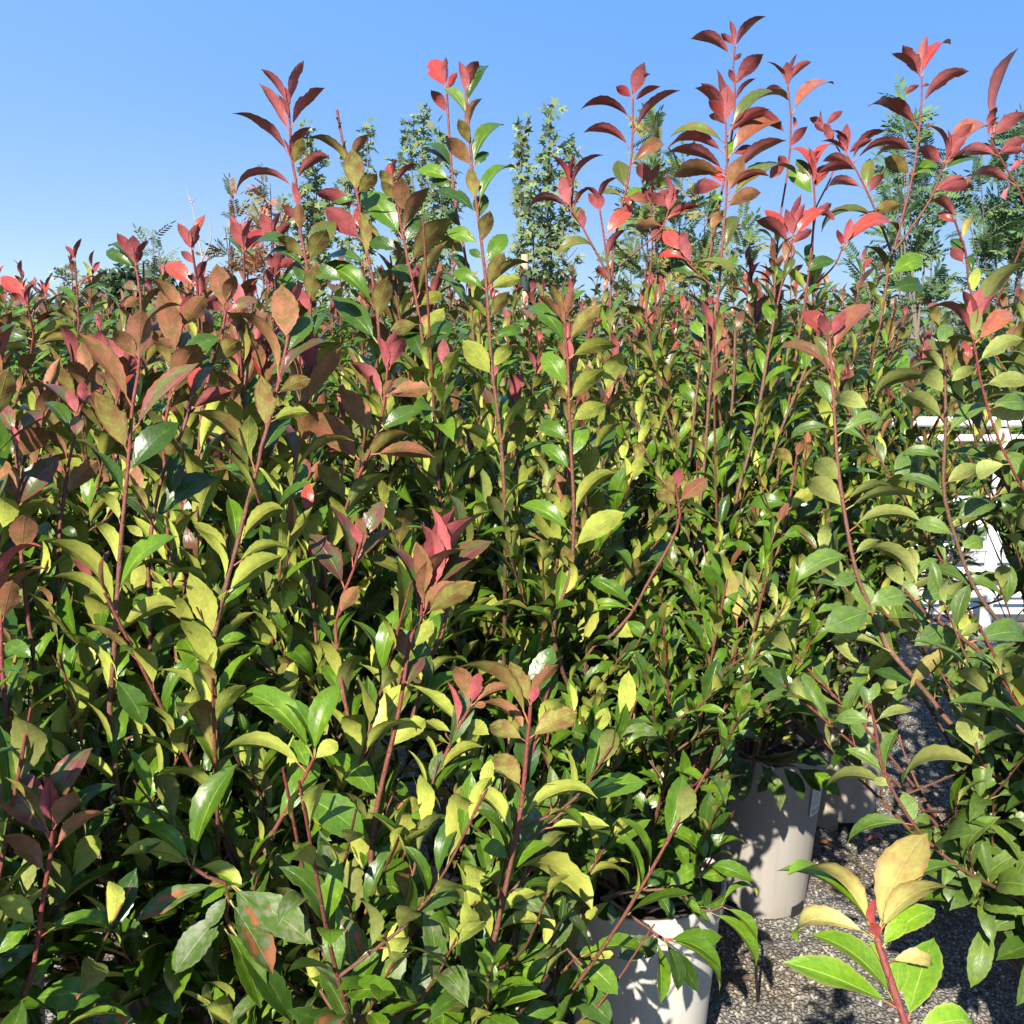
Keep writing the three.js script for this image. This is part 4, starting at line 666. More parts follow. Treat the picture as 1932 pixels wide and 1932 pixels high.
// ------------------------------------------------------------------ build the shrubs
function mergeLeaves(list) {
  const byMat = new Map();
  for (const l of list) {
    const g = (l.px > 9 ? fineLeaves : midLeaves)[leafIndex(l.ci, l.fi, l.k)], mats = leafMats(l.code, l.tone), P = g.attributes.position, N = g.attributes.normal, U = g.attributes.uv, nm = new THREE.Matrix3().getNormalMatrix(l.m);
    g.groups.forEach((gr, gi) => {
      const m = mats[gi]; let b = byMat.get(m); if (!b) byMat.set(m, b = { p: [], n: [], u: [], i: [] });
      const map = new Map(), v = V3();
      for (let q = gr.start; q < gr.start + gr.count; q++) {
        const a = g.index.array[q]; let t = map.get(a);
        if (t === undefined) {
          t = b.p.length / 3; map.set(a, t);
          v.fromBufferAttribute(P, a).applyMatrix4(l.m); b.p.push(v.x, v.y, v.z);
          v.fromBufferAttribute(N, a).applyMatrix3(nm).normalize(); b.n.push(v.x, v.y, v.z);
          b.u.push(U.getX(a), U.getY(a));
        }
        b.i.push(t);
      }
    });
  }
  const g = new THREE.BufferGeometry(), p = [], n = [], u = [], idx = [], mats = [];
  for (const [m, b] of byMat) { const o = p.length / 3, s = idx.length; for (const x of b.p) p.push(x); for (const x of b.n) n.push(x); for (const x of b.u) u.push(x); for (const x of b.i) idx.push(x + o); g.addGroup(s, idx.length - s, mats.length); mats.push(m); }
  g.setAttribute('position', new THREE.Float32BufferAttribute(p, 3)); g.setAttribute('normal', new THREE.Float32BufferAttribute(n, 3)); g.setAttribute('uv', new THREE.Float32BufferAttribute(u, 2)); g.setIndex(idx);
  return [g, mats];
}
let single = 0;
for (const pl of PLANTS) {
  const o = base('photinia_shrub', pl.x, 0, pl.z); tag(o, pl.label, 'shrub', 'potted shrubs of the nursery block'); pl.object = o;
  const shift = new THREE.Matrix4().makeTranslation(-pl.x, 0, -pl.z);
  for (const g of pl.stems) part('stem', g.applyMatrix4(shift), stemMat, o);
  const mine = LEAVES.filter((l) => l.plant === pl); for (const l of mine) l.m.premultiply(shift);
  mine.sort((a, b) => b.px - a.px || 0);
  const shown = mine.filter((l, i) => i < 300 && l.px >= 4);
  for (const l of shown) {
    const m = part('leaf', (l.near || l.px > 9 ? fineLeaves : midLeaves)[leafIndex(l.ci, l.fi, l.k)], leafMats(l.code, l.tone), o);
    l.m.decompose(m.position, m.quaternion, m.scale); single++;
  }
  const rest = mine.slice(shown.length);
  if (rest.length) { const [g, mats] = mergeLeaves(rest); tag(part('foliage', g, mats, o), null, null, null, 'stuff'); }
}
console.log('leaves', LEAVES.length, 'single', single, PLANTS.map((p) => LEAVES.filter((l) => l.plant === p).length).join(' '));
// ------------------------------------------------------------------ pots
function potMat(name, c, dirt) {
  const map = dataTex(512, 256, (u, v) => {
    const n = 0.9 + 0.2 * fbm(u * 12, v * 6, 51, 4, 12), d = dirt * smooth(0.35, 0, v + 0.25 * (fbm(u * 16, v * 8, 61, 4, 16) - 0.5)) + dirt * 0.5 * smooth(0.6, 0.75, fbm(u * 8, v * 10, 71, 4, 8)), sc = smooth(0.78, 0.82, noise(u * 90, v * 14, 5)) * 0.06;
    return c.map((x, i) => lerp(x * n * (1 - sc), [0.24, 0.18, 0.12][i], d));
  }, true);
  return new THREE.MeshStandardMaterial({ name, map, roughness: 0.55 });
}
const taupePot = potMat('taupe_plastic', [0.33, 0.31, 0.285], 0.4), whitePot = potMat('off_white_plastic', [0.56, 0.535, 0.48], 0.25), tanPot = potMat('tan_plastic', [0.46, 0.40, 0.33], 0.45);
const soilMat = new THREE.MeshStandardMaterial({ name: 'potting_soil', roughness: 1, map: dataTex(128, 128, (u, v) => { const n = fbm(u * 24, v * 24, 91, 4, 24); return [0.02 + 0.07 * n, 0.016 + 0.05 * n, 0.012 + 0.035 * n]; }, true) });
function potShape(top, bottom, h) {
  const pr = [[bottom * 0.93, 0.012], [bottom * 0.97, 0.0], [bottom, 0.006], [lerp(bottom, top, 0.10), h * 0.1], [lerp(bottom, top, 0.5), h * 0.5], [lerp(bottom, top, 0.86), h * 0.87], [top * 0.985, h * 0.885], [top * 1.02, h * 0.9], [top * 1.025, h * 0.975], [top * 1.03, h * 0.99], [top * 1.02, h], [top * 0.985, h], [top * 0.965, h * 0.985], [top * 0.95, h * 0.88], [lerp(bottom, top, 0.5) * 0.97, h * 0.5], [bottom * 0.9, 0.02], [0.001, 0.02]];
  return new THREE.LatheGeometry(pr.map(([r, y]) => new THREE.Vector2(r, y)), 56);
}
const potG = potShape(0.162, 0.128, 0.47), soilG = new THREE.CylinderGeometry(0.152, 0.15, 0.02, 40);
// the slots at a pot's foot
const slotG = new THREE.BoxGeometry(0.05, 0.03, 0.006), slotMat = new THREE.MeshStandardMaterial({ name: 'dark_hole', color: new THREE.Color().setRGB(0.012, 0.011, 0.01), roughness: 1 });
let pot0 = null;
function pot(x, z, m, label, turn = 0) {
  let o;
  if (!pot0) {
    o = pot0 = base('nursery_pot', x, 0, z);
    part('body', potG, m, o); const s = part('soil', soilG, soilMat, o); s.position.y = 0.41;
    for (let k = 0; k < 4; k++) { const a = k * Math.PI / 2 + 0.5, q = part('drain_slot', slotG, slotMat, o); q.position.set(Math.sin(a) * 0.1285, 0.017, Math.cos(a) * 0.1285); q.rotation.y = a; }
  } else { o = pot0.clone(); o.name = numbered('nursery_pot'); o.children[0].material = m; scene.add(o); o.position.set(x, 0, z); }
  o.rotation.y = turn;
  return tag(o, label, 'plant pot', 'nursery pots');
}
pot(P1.x, P1.z, whitePot, 'off-white plastic pot at the front with leaf shadows falling across it', 0.6);
const greyPot = pot(0.69, -2.56, taupePot, 'large taupe plastic pot with a white sticker near its rim', 0.2);
pot(1.045, -3.03, tanPot, 'tan plastic pot half hidden behind the taupe one', 1.1);
pot(F0.x, F0.z, whitePot, 'off-white pot under the low front shrub with the spotted leaves', 0.3);
pot(A0.x, A0.z, taupePot, 'taupe pot hidden below the shrub with the two long shoots', 0.9);
pot(C0.x, C0.z, whitePot, 'off-white pot showing between leaves at the bottom left corner', 1.4);
pot(L0.x, L0.z, whitePot, 'white pot glimpsed through the stems at the left edge', 0.1);
pot(D0.x, D0.z, taupePot, 'taupe pot below the twin green spires', 0.7);
pot(E0.x, E0.z, tanPot, 'tan pot below the lone pink-red spire', 0.2);
pot(M0.x, M0.z, tanPot, 'tan pot below the fan of rust-edged leaves in the middle gap', 0.2);
pot(R1.x, R1.z, taupePot, 'taupe pot of the leaning shrub right of the gravel aisle', 0.5);
pot(R2.x, R2.z, tanPot, 'tan pot at the right edge below the drooping shrub', 0.9);
pot(S0.x, S0.z, taupePot, 'taupe pot of the close lime-green sprig', 0.9);
{ // the sticker: a curved slip with rows of small print
  const c = document.createElement('canvas'); c.width = 128; c.height = 256; const g = c.getContext('2d');
  g.fillStyle = '#d9dad8'; g.fillRect(0, 0, 128, 256); g.fillStyle = '#7d7f80';
  const R = rng(8); for (let r = 0; r < 13; r++) { let x = 12; const y = 20 + r * 13; while (x < 108) { const w = 4 + R() * 16; g.fillRect(x, y, Math.min(w, 112 - x), r % 5 === 0 ? 6 : 3); x += w + 4; } }
  for (let x = 14; x < 112; x += 3 + R() * 4) g.fillRect(x, 205, 1.5 + R() * 2, 34);
  const t = new THREE.CanvasTexture(c); t.colorSpace = THREE.SRGBColorSpace;
  const s = new THREE.CylinderGeometry(0.1605, 0.1535, 0.095, 16, 1, true, -0.18, 0.36);
  const m = part('sticker', s, new THREE.MeshStandardMaterial({ name: 'paper_sticker', map: t, roughness: 0.6 }), greyPot); m.position.y = 0.345; m.rotation.y = 0.62;
  m.userData.label = 'white printed sticker near the rim';
}
// drip hoses on the front pot
{
  const hose = new THREE.MeshStandardMaterial({ name: 'black_hose', color: new THREE.Color().setRGB(0.015, 0.014, 0.014), roughness: 0.5 });
  const line = (pts, r) => new THREE.TubeGeometry(new THREE.CatmullRomCurve3(pts), 40, r, 7);
  let o = part('drip_hose', line([V3(0.10, 0.46, -1.74), V3(0.18, 0.50, -1.715), V3(0.27, 0.505, -1.71), V3(0.36, 0.50, -1.735), V3(0.44, 0.44, -1.80), V3(0.52, 0.30, -1.95), V3(0.56, 0.1, -2.05), V3(0.58, 0.008, -2.1)], 0.0035), hose, scene);
  o.name = numbered('drip_hose'); tag(o, 'thin black drip hose looping over the rim of the front white pot', 'hose');
}
// ------------------------------------------------------------------ gravel chips and fallen leaves in the aisle
{
  const R = rng(4), n = 34000, g = new THREE.IcosahedronGeometry(1, 0), p = g.attributes.position;
  for (let i = 0; i < p.count; i++) { const k = 0.8 + 0.4 * hash2(Math.round(p.getX(i) * 50), Math.round(p.getY(i) * 50 + p.getZ(i) * 900), 3); p.setXYZ(i, p.getX(i) * k, p.getY(i) * k * 0.75, p.getZ(i) * k); }
  g.computeVertexNormals();
  const inst = new THREE.InstancedMesh(g, new THREE.MeshStandardMaterial({ name: 'gravel_chip', roughness: 0.9 }), n), m = new THREE.Matrix4(), q = new THREE.Quaternion(), e = new THREE.Euler(), c = new THREE.Color();
  for (let i = 0; i < n; i++) {
    const s = 0.0024 + 0.0034 * R() * R() + 0.0010 * R(), t = R(), x = 0.25 + 1.75 * R(), z = -1.2 - 2.9 * R();
    m.compose(V3(x, s * 0.45, z), q.setFromEuler(e.set(R() * 6, R() * 6, R() * 6)), V3(s, s, s)); inst.setMatrixAt(i, m);
    const k = (R() < 0.25 ? 0.03 : 0.07) + 0.30 * t * t + 0.05 * R(); inst.setColorAt(i, c.setRGB(k, k * (0.86 + 0.08 * R()), k * (0.68 + 0.2 * R())));
  }
  inst.name = 'gravel_chips'; inst.castShadow = inst.receiveShadow = true; scene.add(inst); tag(inst, 'loose grey and white gravel chips in the aisle', null, null, 'stuff');
  const brown = [new THREE.MeshStandardMaterial({ name: 'dry_orange_leaf', map: leafMap(41, [0.36, 0.13, 0.045], { c2: [0.2, 0.075, 0.03], mix: 0.45 }), roughness: 0.7 }), new THREE.MeshStandardMaterial({ name: 'dry_brown_leaf', map: leafMap(42, [0.17, 0.08, 0.04], { c2: [0.10, 0.05, 0.03], mix: 0.5 }), roughness: 0.75 })];
  const drop = (px, py, len, turn, mi, vi, label) => {
    const v = (966 - py) / 966 * TAN, d = EYE / (SP - v * CP), w = at(px, py, d), o = base('fallen_leaf', w.x, 0.012, w.z);
    const f = part('leaf_blade', fineLeaves[vi], [brown[mi], brown[mi], brown[mi]], o); f.scale.setScalar(len); f.rotation.set(-Math.PI / 2, 0, turn); o.rotation.z = 0.08;
    tag(o, label, 'fallen leaf', 'dry leaves on the gravel');
  };
  drop(1585, 1610, 0.085, 1.0, 0, 10, 'orange dry leaf on the sunlit gravel beside the taupe pot'); drop(1632, 1598, 0.075, -1.2, 0, 14, 'rust-coloured dry leaf right of the orange one on the sunlit gravel');
  drop(1428, 1862, 0.085, 1.3, 1, 8, 'brown dry leaf on the shaded gravel between pot and sprig'); drop(1318, 1880, 0.075, 1.6, 1, 16, 'reddish brown dry leaf beside the foot of the white pot'); drop(1805, 1735, 0.08, 0.6, 1, 4, 'brown dry leaf on the lit gravel above the sprig'); drop(1680, 1395, 0.085, 1.2, 1, 12, 'dry leaf on the dark gravel under the leaning shrub');
}
// ------------------------------------------------------------------ pavement and railing behind the right-hand shrubs
{
  const paver = new THREE.MeshStandardMaterial({ name: 'pale_concrete', roughness: 0.9, map: dataTex(256, 256, (u, v) => { const n = fbm(u * 8, v * 8, 33, 5, 8); const k = 0.42 + 0.16 * n; return [k, k * 0.97, k * 0.92]; }, true) });
  const g = new THREE.BoxGeometry(14, 0.06, 2.6); const o = part('pavement', g, paver, scene); o.position.set(8.2, 0.03, -6.4); tag(o, 'pale concrete path behind the shrubs', null, null, 'structure');
  const white = new THREE.MeshStandardMaterial({ name: 'white_enamel', color: new THREE.Color().setRGB(0.78, 0.78, 0.77), roughness: 0.4 });
  const rail = base('white_railing', 3.4, 0, -4.85);
  const bar = (y, r) => { const b = part('rail', new THREE.CylinderGeometry(r, r, 4.6, 14), white, rail); b.rotation.z = Math.PI / 2; b.position.y = y; };
  bar(1.085, 0.024); bar(1.005, 0.018); for (const y of [0.70, 0.58, 0.46, 0.34, 0.22]) bar(y, 0.02);
  for (let k = -1; k <= 1; k++) { const p = part('post', new THREE.CylinderGeometry(0.03, 0.03, 1.05, 14), white, rail); p.position.set(k * 1.1 - 1.02, 0.525, -0.002); }
  tag(rail, 'white tubular railing seen through the leaves on the right', 'railing');
}
// ------------------------------------------------------------------ trees behind
const barkMat = new THREE.MeshStandardMaterial({ name: 'grey_bark', roughness: 0.9, vertexColors: true, bumpMap: barkBump, bumpScale: 0.004 });
const crownMat = new THREE.MeshPhysicalMaterial({ name: 'tree_leaves', roughness: 0.6, vertexColors: true, transmission: 0.3, thickness: 0, specularIntensity: 0.6 });
crownMat.roughness = 0.85;
class Crown {
  constructor() { this.p = []; this.c = []; this.i = []; }
  poly(o, X, Y, pts, c) { const b = this.p.length / 3; for (const [u, v] of pts) { this.p.push(o.x + X.x * u + Y.x * v, o.y + X.y * u + Y.y * v, o.z + X.z * u + Y.z * v); this.c.push(...c); } for (let k = 1; k + 1 < pts.length; k++) this.i.push(b, b + k, b + k + 1); }
  build() { const g = new THREE.BufferGeometry(); g.setAttribute('position', new THREE.Float32BufferAttribute(this.p, 3)); g.setAttribute('color', new THREE.Float32BufferAttribute(this.c, 3)); g.setIndex(this.i); g.computeVertexNormals(); return g; }
}
const MAPLE = []; { const lobes = [[-2.35, 0.62], [-1.1, 0.92], [0, 1.1], [1.1, 0.92], [2.35, 0.62]]; MAPLE.push([0, 0.35]); MAPLE.push([0.05, -0.05]); lobes.slice().reverse().forEach(([a, r], i) => { MAPLE.push([Math.sin(a) * r, 0.35 + Math.cos(a) * r * 0.9]); if (i < 4) { const b = (a + lobes[3 - i][0]) / 2; MAPLE.push([Math.sin(b) * 0.34, 0.35 + Math.cos(b) * 0.34]); } }); MAPLE.push([-0.05, -0.05]); }
const LANCE = [[0, 0], [0.5, 0.35], [0.4, 0.7], [0, 1], [-0.4, 0.7], [-0.5, 0.35]];
function vary(R, c) { const k = 0.7 + 0.6 * R(), w = (R() - 0.5) * 0.25; return [c[0] * k * (1 + w), c[1] * k, c[2] * k]; }
const greyBark = (t) => [0.16 - 0.04 * t, 0.13 - 0.03 * t, 0.10 - 0.02 * t];
function randomDir(R) { const a = R() * 6.283, y = R() * 2 - 1, s = Math.sqrt(1 - y * y); return V3(Math.cos(a) * s, y, Math.sin(a) * s); }
function leafFrame(R, up) { const N = randomDir(R).add(V3(0, up, 0.35)).normalize(), Y = randomDir(R); Y.addScaledVector(N, -Y.dot(N)).normalize(); return [Y.clone().cross(N), Y]; }
// a slim young tree of upright leaders, given by where its leaders stand in the survey picture
function sapling(name, label, d, footX, leaders, o) {
  const R = rng(o.seed), foot = at(footX, 900, d); foot.y = 0;
  const t = base(name, foot.x, 0, foot.z), crown = new Crown(), rel = (p) => p.clone().sub(V3(foot.x, 0, foot.z));
  const low = rel(at(footX, o.fork || 560, d));
  part('trunk', tubeGeometry([V3(0, -0.05, 0), V3(0.01, low.y * 0.5, 0), low], 0.022, 0.014, greyBark, 8, 6).g, barkMat, t);
  const twigs = [];
  leaders.forEach(([lx, ly, w, bottom]) => {
    const top = rel(at(lx, ly, d + (R() - 0.5) * 0.5)), bot = rel(at(lerp(footX, lx, 0.75), bottom, d)), W = w * (o.wide || 1) * d * TAN / 966;
    const a = low.clone().lerp(bot, 0.25), mid = bot.clone().lerp(top, 0.5).add(V3((R() - 0.5) * 0.06, 0, (R() - 0.5) * 0.1));
    const lead = tubeGeometry([low, a, bot, mid, top], 0.011, 0.003, greyBark, 6, 4); twigs.push(lead.g);
    const n = Math.round((top.y - bot.y) / o.step);
    for (let k = 0; k < n; k++) {
      const f = (k + R()) / n, p = bot.clone().lerp(top, f), a2 = R() * 6.283, reach = W * (0.25 + 0.75 * R()) * lerp(1, 0.28, Math.pow(f, 1.3));
      const q = p.clone().add(V3(Math.cos(a2) * reach, reach * (0.5 + 0.6 * R()), Math.sin(a2) * reach));
      twigs.push(tubeGeometry([p, p.clone().lerp(q, 0.5).add(V3(0, -0.01, 0)), q], 0.004, 0.0015, greyBark, 4, 2).g);
      o.leaves(R, crown, p, q, f);
    }
  });
  part('branches', mergeGeometries(twigs), barkMat, t);
  part('crown', crown.build(), crownMat, t);
  tag(t, label, 'tree', o.group);
  return t;
}
const maple = (pal) => (R, crown, p, q) => {
  const n = 7 + Math.floor(R() * 5);
  for (let k = 0; k < n; k++) { const at0 = p.clone().lerp(q, 0.1 + 0.95 * R()).add(randomDir(R).multiplyScalar(0.05)), [X, Y] = leafFrame(R, 0.9), s = 0.034 + 0.026 * R(); crown.poly(at0, X.multiplyScalar(s), Y.multiplyScalar(s), MAPLE, vary(R, pal[Math.floor(R() * R() * pal.length)])); }
};
const pinnate = (pal, L, pairs, wide) => (R, crown, p, q) => {
  const n = 3 + Math.floor(R() * 2);
  for (let k = 0; k < n; k++) {
    const o = p.clone().lerp(q, 0.25 + 0.75 * R()), D = q.clone().sub(p).normalize().add(randomDir(R).multiplyScalar(0.9)).normalize(), N = randomDir(R).add(V3(0, 1.1, 0.2)); N.addScaledVector(D, -N.dot(D)).normalize(); const S = D.clone().cross(N), c = pal[Math.floor(R() * pal.length)];
    crown.poly(o, S.clone().multiplyScalar(0.004), D.clone().multiplyScalar(L), [[-0.5, 0], [0.5, 0], [0.2, 1], [-0.2, 1]], [c[0] * 0.8, c[1] * 0.7, c[2] * 0.7]);
    for (let i = 0; i <= pairs; i++) for (const s of i === pairs ? [0] : [-1, 1]) {
      const f = 0.22 + 0.78 * i / pairs, b = o.clone().addScaledVector(D, L * f).addScaledVector(N, -0.05 * L * f * f), dir = D.clone().multiplyScalar(s ? 0.55 : 1).addScaledVector(S, s * 0.85).addScaledVector(N, -0.25).normalize(), l = L * 0.34 * (0.8 + 0.4 * R());
      const X = dir.clone().cross(N).normalize().multiplyScalar(l * wide); crown.poly(b, X, dir.multiplyScalar(l), LANCE, vary(R, c));
    }
  }
};
const MG = [[0.14, 0.20, 0.075], [0.18, 0.24, 0.09], [0.11, 0.16, 0.06], [0.26, 0.31, 0.12], [0.38, 0.42, 0.27]];
const maples = 'young maples behind the shrubs';
sapling('maple_sapling', 'slender young maple tied to a pale stake in the middle gap', 7, 1003, [[985, 232, 26, 560], [1040, 203, 24, 470], [1008, 330, 50, 620], [1078, 268, 34, 600], [1045, 420, 60, 620], [985, 480, 36, 620]], { seed: 71, step: 0.045, leaves: maple(MG), wide: 1.25, group: maples, fork: 620 });
sapling('maple_sapling', 'young maple left of the twin green spires, its top among the leaves', 7.6, 800, [[800, 206, 28, 520], [770, 225, 30, 520], [742, 300, 24, 560], [830, 250, 30, 560], [790, 380, 50, 620], [850, 330, 30, 600]], { seed: 72, step: 0.045, leaves: maple(MG), wide: 1.25, group: maples });
sapling('maple_sapling', 'short young maple right behind the bare-tipped twig', 8, 675, [[692, 236, 18, 480], [655, 290, 30, 560], [690, 330, 34, 580]], { seed: 73, step: 0.05, leaves: maple(MG), wide: 1.25, group: maples });
sapling('maple_sapling', 'young maple directly behind the lone pink-red spire', 8, 590, [[578, 240, 20, 460], [600, 300, 34, 540], [560, 360, 40, 560], [612, 380, 30, 560]], { seed: 74, step: 0.05, leaves: maple(MG), wide: 1.25, group: maples });
const RED = [[0.34, 0.07, 0.05], [0.38, 0.13, 0.05], [0.20, 0.17, 0.06], [0.13, 0.19, 0.06], [0.40, 0.20, 0.07]], YG = [[0.12, 0.18, 0.04], [0.17, 0.22, 0.05], [0.08, 0.14, 0.03], [0.24, 0.22, 0.06]], DG = [[0.085, 0.16, 0.05], [0.12, 0.20, 0.06], [0.06, 0.12, 0.045]], GG = [[0.12, 0.16, 0.09], [0.09, 0.13, 0.07]];
sapling('rowan_sapling', 'thin reddening rowan left of the lone pink-red spire', 8.6, 452, [[440, 376, 26, 540], [425, 430, 28, 560], [470, 400, 28, 560], [455, 470, 40, 580]], { seed: 75, step: 0.11, leaves: pinnate(RED, 0.17, 6, 0.34), group: 'young rowans behind the shrubs', fork: 570 });
sapling('rowan_sapling', 'rowan with orange-red foliage close behind the lone pink-red spire', 8.2, 520, [[510, 345, 30, 540], [495, 420, 36, 560], [530, 400, 30, 560]], { seed: 76, step: 0.09, leaves: pinnate(RED, 0.17, 6, 0.34), group: 'young rowans behind the shrubs', fork: 570 });
sapling('rowan_sapling', 'yellowish green rowan seen through the tall red-crowned shrub', 7.6, 1255, [[1240, 240, 34, 520], [1210, 330, 36, 560], [1290, 300, 44, 560], [1235, 420, 60, 620], [1330, 380, 50, 600], [1190, 470, 40, 620], [1400, 420, 60, 600], [1300, 500, 60, 640]], { seed: 77, step: 0.075, leaves: pinnate(YG, 0.19, 7, 0.30), group: 'young rowans behind the shrubs', fork: 640 });
sapling('pistache_tree', 'dark green feathery tree between the two tall red spires on the right', 8, 1730, [[1712, 195, 20, 420], [1700, 250, 50, 480], [1750, 260, 40, 480], [1690, 360, 60, 580], [1760, 400, 60, 600], [1620, 480, 50, 620], [1720, 480, 70, 640]], { seed: 78, step: 0.085, leaves: pinnate(DG, 0.19, 6, 0.32), group: 'dark feathery trees', fork: 640 });
sapling('pistache_tree', 'dark green feathery tree filling the right edge of the sky', 7.6, 1900, [[1870, 262, 50, 480], [1930, 240, 60, 500], [1850, 330, 56, 520], [1900, 380, 70, 560], [1960, 340, 70, 560], [1830, 420, 40, 580], [1920, 470, 80, 620]], { seed: 79, step: 0.075, leaves: pinnate(DG, 0.20, 6, 0.32), group: 'dark feathery trees', fork: 620 });
sapling('ash_sapling', 'thin grey-green ash top left of the bare twigs', 9, 290, [[288, 432, 20, 540], [300, 470, 22, 560]], { seed: 80, step: 0.13, leaves: pinnate(GG, 0.20, 5, 0.3), group: null, fork: 560 });
// the stake and its tie
{
  const p = at(990, 480, 6.85), o = base('wooden_stake', p.x, 0, p.z), wood = new THREE.MeshStandardMaterial({ name: 'pale_wood', roughness: 0.8, map: dataTex(64, 256, (u, v) => { const n = fbm(u * 14, v * 3, 19, 4); return [0.46 + 0.16 * n, 0.34 + 0.13 * n, 0.22 + 0.1 * n]; }, true) });
  const s = part('post', new THREE.CylinderGeometry(0.026, 0.03, p.y, 12), wood, o); s.position.y = p.y / 2;
  const b = part('tie', new THREE.CylinderGeometry(0.034, 0.034, 0.14, 12), new THREE.MeshStandardMaterial({ name: 'dark_strap', color: new THREE.Color().setRGB(0.02, 0.035, 0.03), roughness: 0.7 }), o); b.position.y = p.y - 0.17;
  tag(o, 'pale wooden stake with a dark tie holding the young maple', 'stake');
}
// bare twigs
{
  const d = 8.2, f = at(362, 900, d), o = base('bare_sapling', f.x, 0, f.z), rel = (x, y) => at(x, y, d).sub(V3(f.x, 0, f.z)), pale = () => [0.34, 0.27, 0.23];
  part('trunk', tubeGeometry([V3(0, -0.05, 0), rel(366, 620), rel(372, 520), rel(382, 488)], 0.014, 0.008, pale, 6, 4).g, barkMat, o);
  const tw = [[[382, 488], [365, 400], [352, 352]], [[382, 488], [398, 450], [395, 410]], [[372, 520], [352, 440], [342, 405]], [[370, 560], [330, 510], [312, 462]], [[368, 570], [340, 520], [328, 465]], [[360, 378], [355, 372], [350, 372]], [[360, 384], [366, 376], [369, 374]]].map((s) => tubeGeometry(s.map(([x, y]) => rel(x, y)), 0.007, 0.003, pale, 5, 4).g);
  part('branches', mergeGeometries(tw), barkMat, o); tag(o, 'leafless pale sapling against the sky at the left', 'tree');
}
// round-crowned trees farther off
function bushTree(name, label, d, x, topY, halfW, pal, seed, leafL, n, kind) {
  const R = rng(seed), f = at(x, 800, d); f.y = 0; const o = base(name, f.x, 0, f.z), H = at(x, topY, d).y, W = halfW * d * TAN / 966, crown = new Crown(), tw = [];
  part('trunk', tubeGeometry([V3(0, -0.05, 0), V3(0.03, H * 0.3, 0), V3(0, H * 0.6, 0)], 0.05 * W + 0.02, 0.03, greyBark, 8, 4).g, barkMat, o);
  for (let k = 0; k < 70; k++) {
    const D = randomDir(R), y = 0.56 + 0.44 * (D.y * 0.5 + 0.5) * 0.98, r = (0.55 + 0.45 * R()), c = V3(D.x * W * r, H * lerp(0.5, y, r), D.z * W * r);
    if (k % 3 === 0) tw.push(tubeGeometry([V3(0, H * 0.45, 0), V3(c.x * 0.5, lerp(H * 0.45, c.y, 0.6), c.z * 0.5), c], 0.012, 0.003, greyBark, 4, 3).g);
    const m = Math.round(n / 70), rad = W * 0.26, tone = 0.75 + 0.5 * R();
    for (let i = 0; i < m; i++) { const q = c.clone().add(randomDir(R).multiplyScalar(rad * Math.sqrt(R()))), [X, Y] = leafFrame(R, kind === 'olive' ? 0.2 : 0.8), l = leafL * (0.7 + 0.6 * R()), cc = vary(R, pal[Math.floor(R() * pal.length)]); crown.poly(q, X.multiplyScalar(l * (kind === 'olive' ? 0.3 : 0.55)), Y.multiplyScalar(l), LANCE, cc.map((v) => v * tone)); }
  }
  part('branches', mergeGeometries(tw), barkMat, o); part('crown', crown.build(), crownMat, o); tag(o, label, 'tree', null);
}
const OLV = [[0.17, 0.20, 0.13], [0.24, 0.27, 0.19], [0.11, 0.14, 0.08]], OAK = [[0.05, 0.09, 0.03], [0.07, 0.11, 0.04], [0.035, 0.07, 0.025]];
bushTree('olive_tree', 'silvery grey-green olive tree on the left horizon', 10, 150, 506, 66, OLV, 91, 0.075, 2600, 'olive');
bushTree('olive_tree', 'silvery olive tree cut by the left edge of the photo', 11, 20, 520, 70, OLV, 92, 0.075, 2400, 'olive');
bushTree('oak_tree', 'dark green round tree on the left horizon behind the ash', 18, 262, 488, 60, OAK, 93, 0.12, 2600);
bushTree('oak_tree', 'dark green round tree under the bare twigs on the left horizon', 17, 330, 510, 56, OAK, 94, 0.12, 2200);
// bright green soft conifer behind the right-hand shrubs
{
  const R = rng(95), d = 6.2, f = at(1745, 800, d); const o = base('young_conifer', f.x, 0, f.z), crown = new Crown(), H = at(1745, 660, d).y;
  part('trunk', tubeGeometry([V3(0, -0.05, 0), V3(0, H * 0.9, 0)].flatMap((p, i) => i ? [V3(0.01, H * 0.4, 0), p] : [p]), 0.03, 0.008, greyBark, 6, 3).g, barkMat, o);
  for (let k = 0; k < 5200; k++) { const y = R(), r = 0.42 * (1 - y * 0.9) * Math.sqrt(R()), a = R() * 6.283, q = V3(Math.cos(a) * r, H * (0.15 + 0.85 * y), Math.sin(a) * r), Y = V3(Math.cos(a) * 0.6, 0.9, Math.sin(a) * 0.6).add(randomDir(R).multiplyScalar(0.5)).normalize(), X = Y.clone().cross(randomDir(R)).normalize(); crown.poly(q, X.multiplyScalar(0.004), Y.multiplyScalar(0.09), [[-1, 0], [1, 0], [0, 1]], vary(R, [0.13, 0.24, 0.05])); }
  part('crown', crown.build(), crownMat, o); tag(o, 'bright green feathery young conifer behind the white railing', 'tree');
}
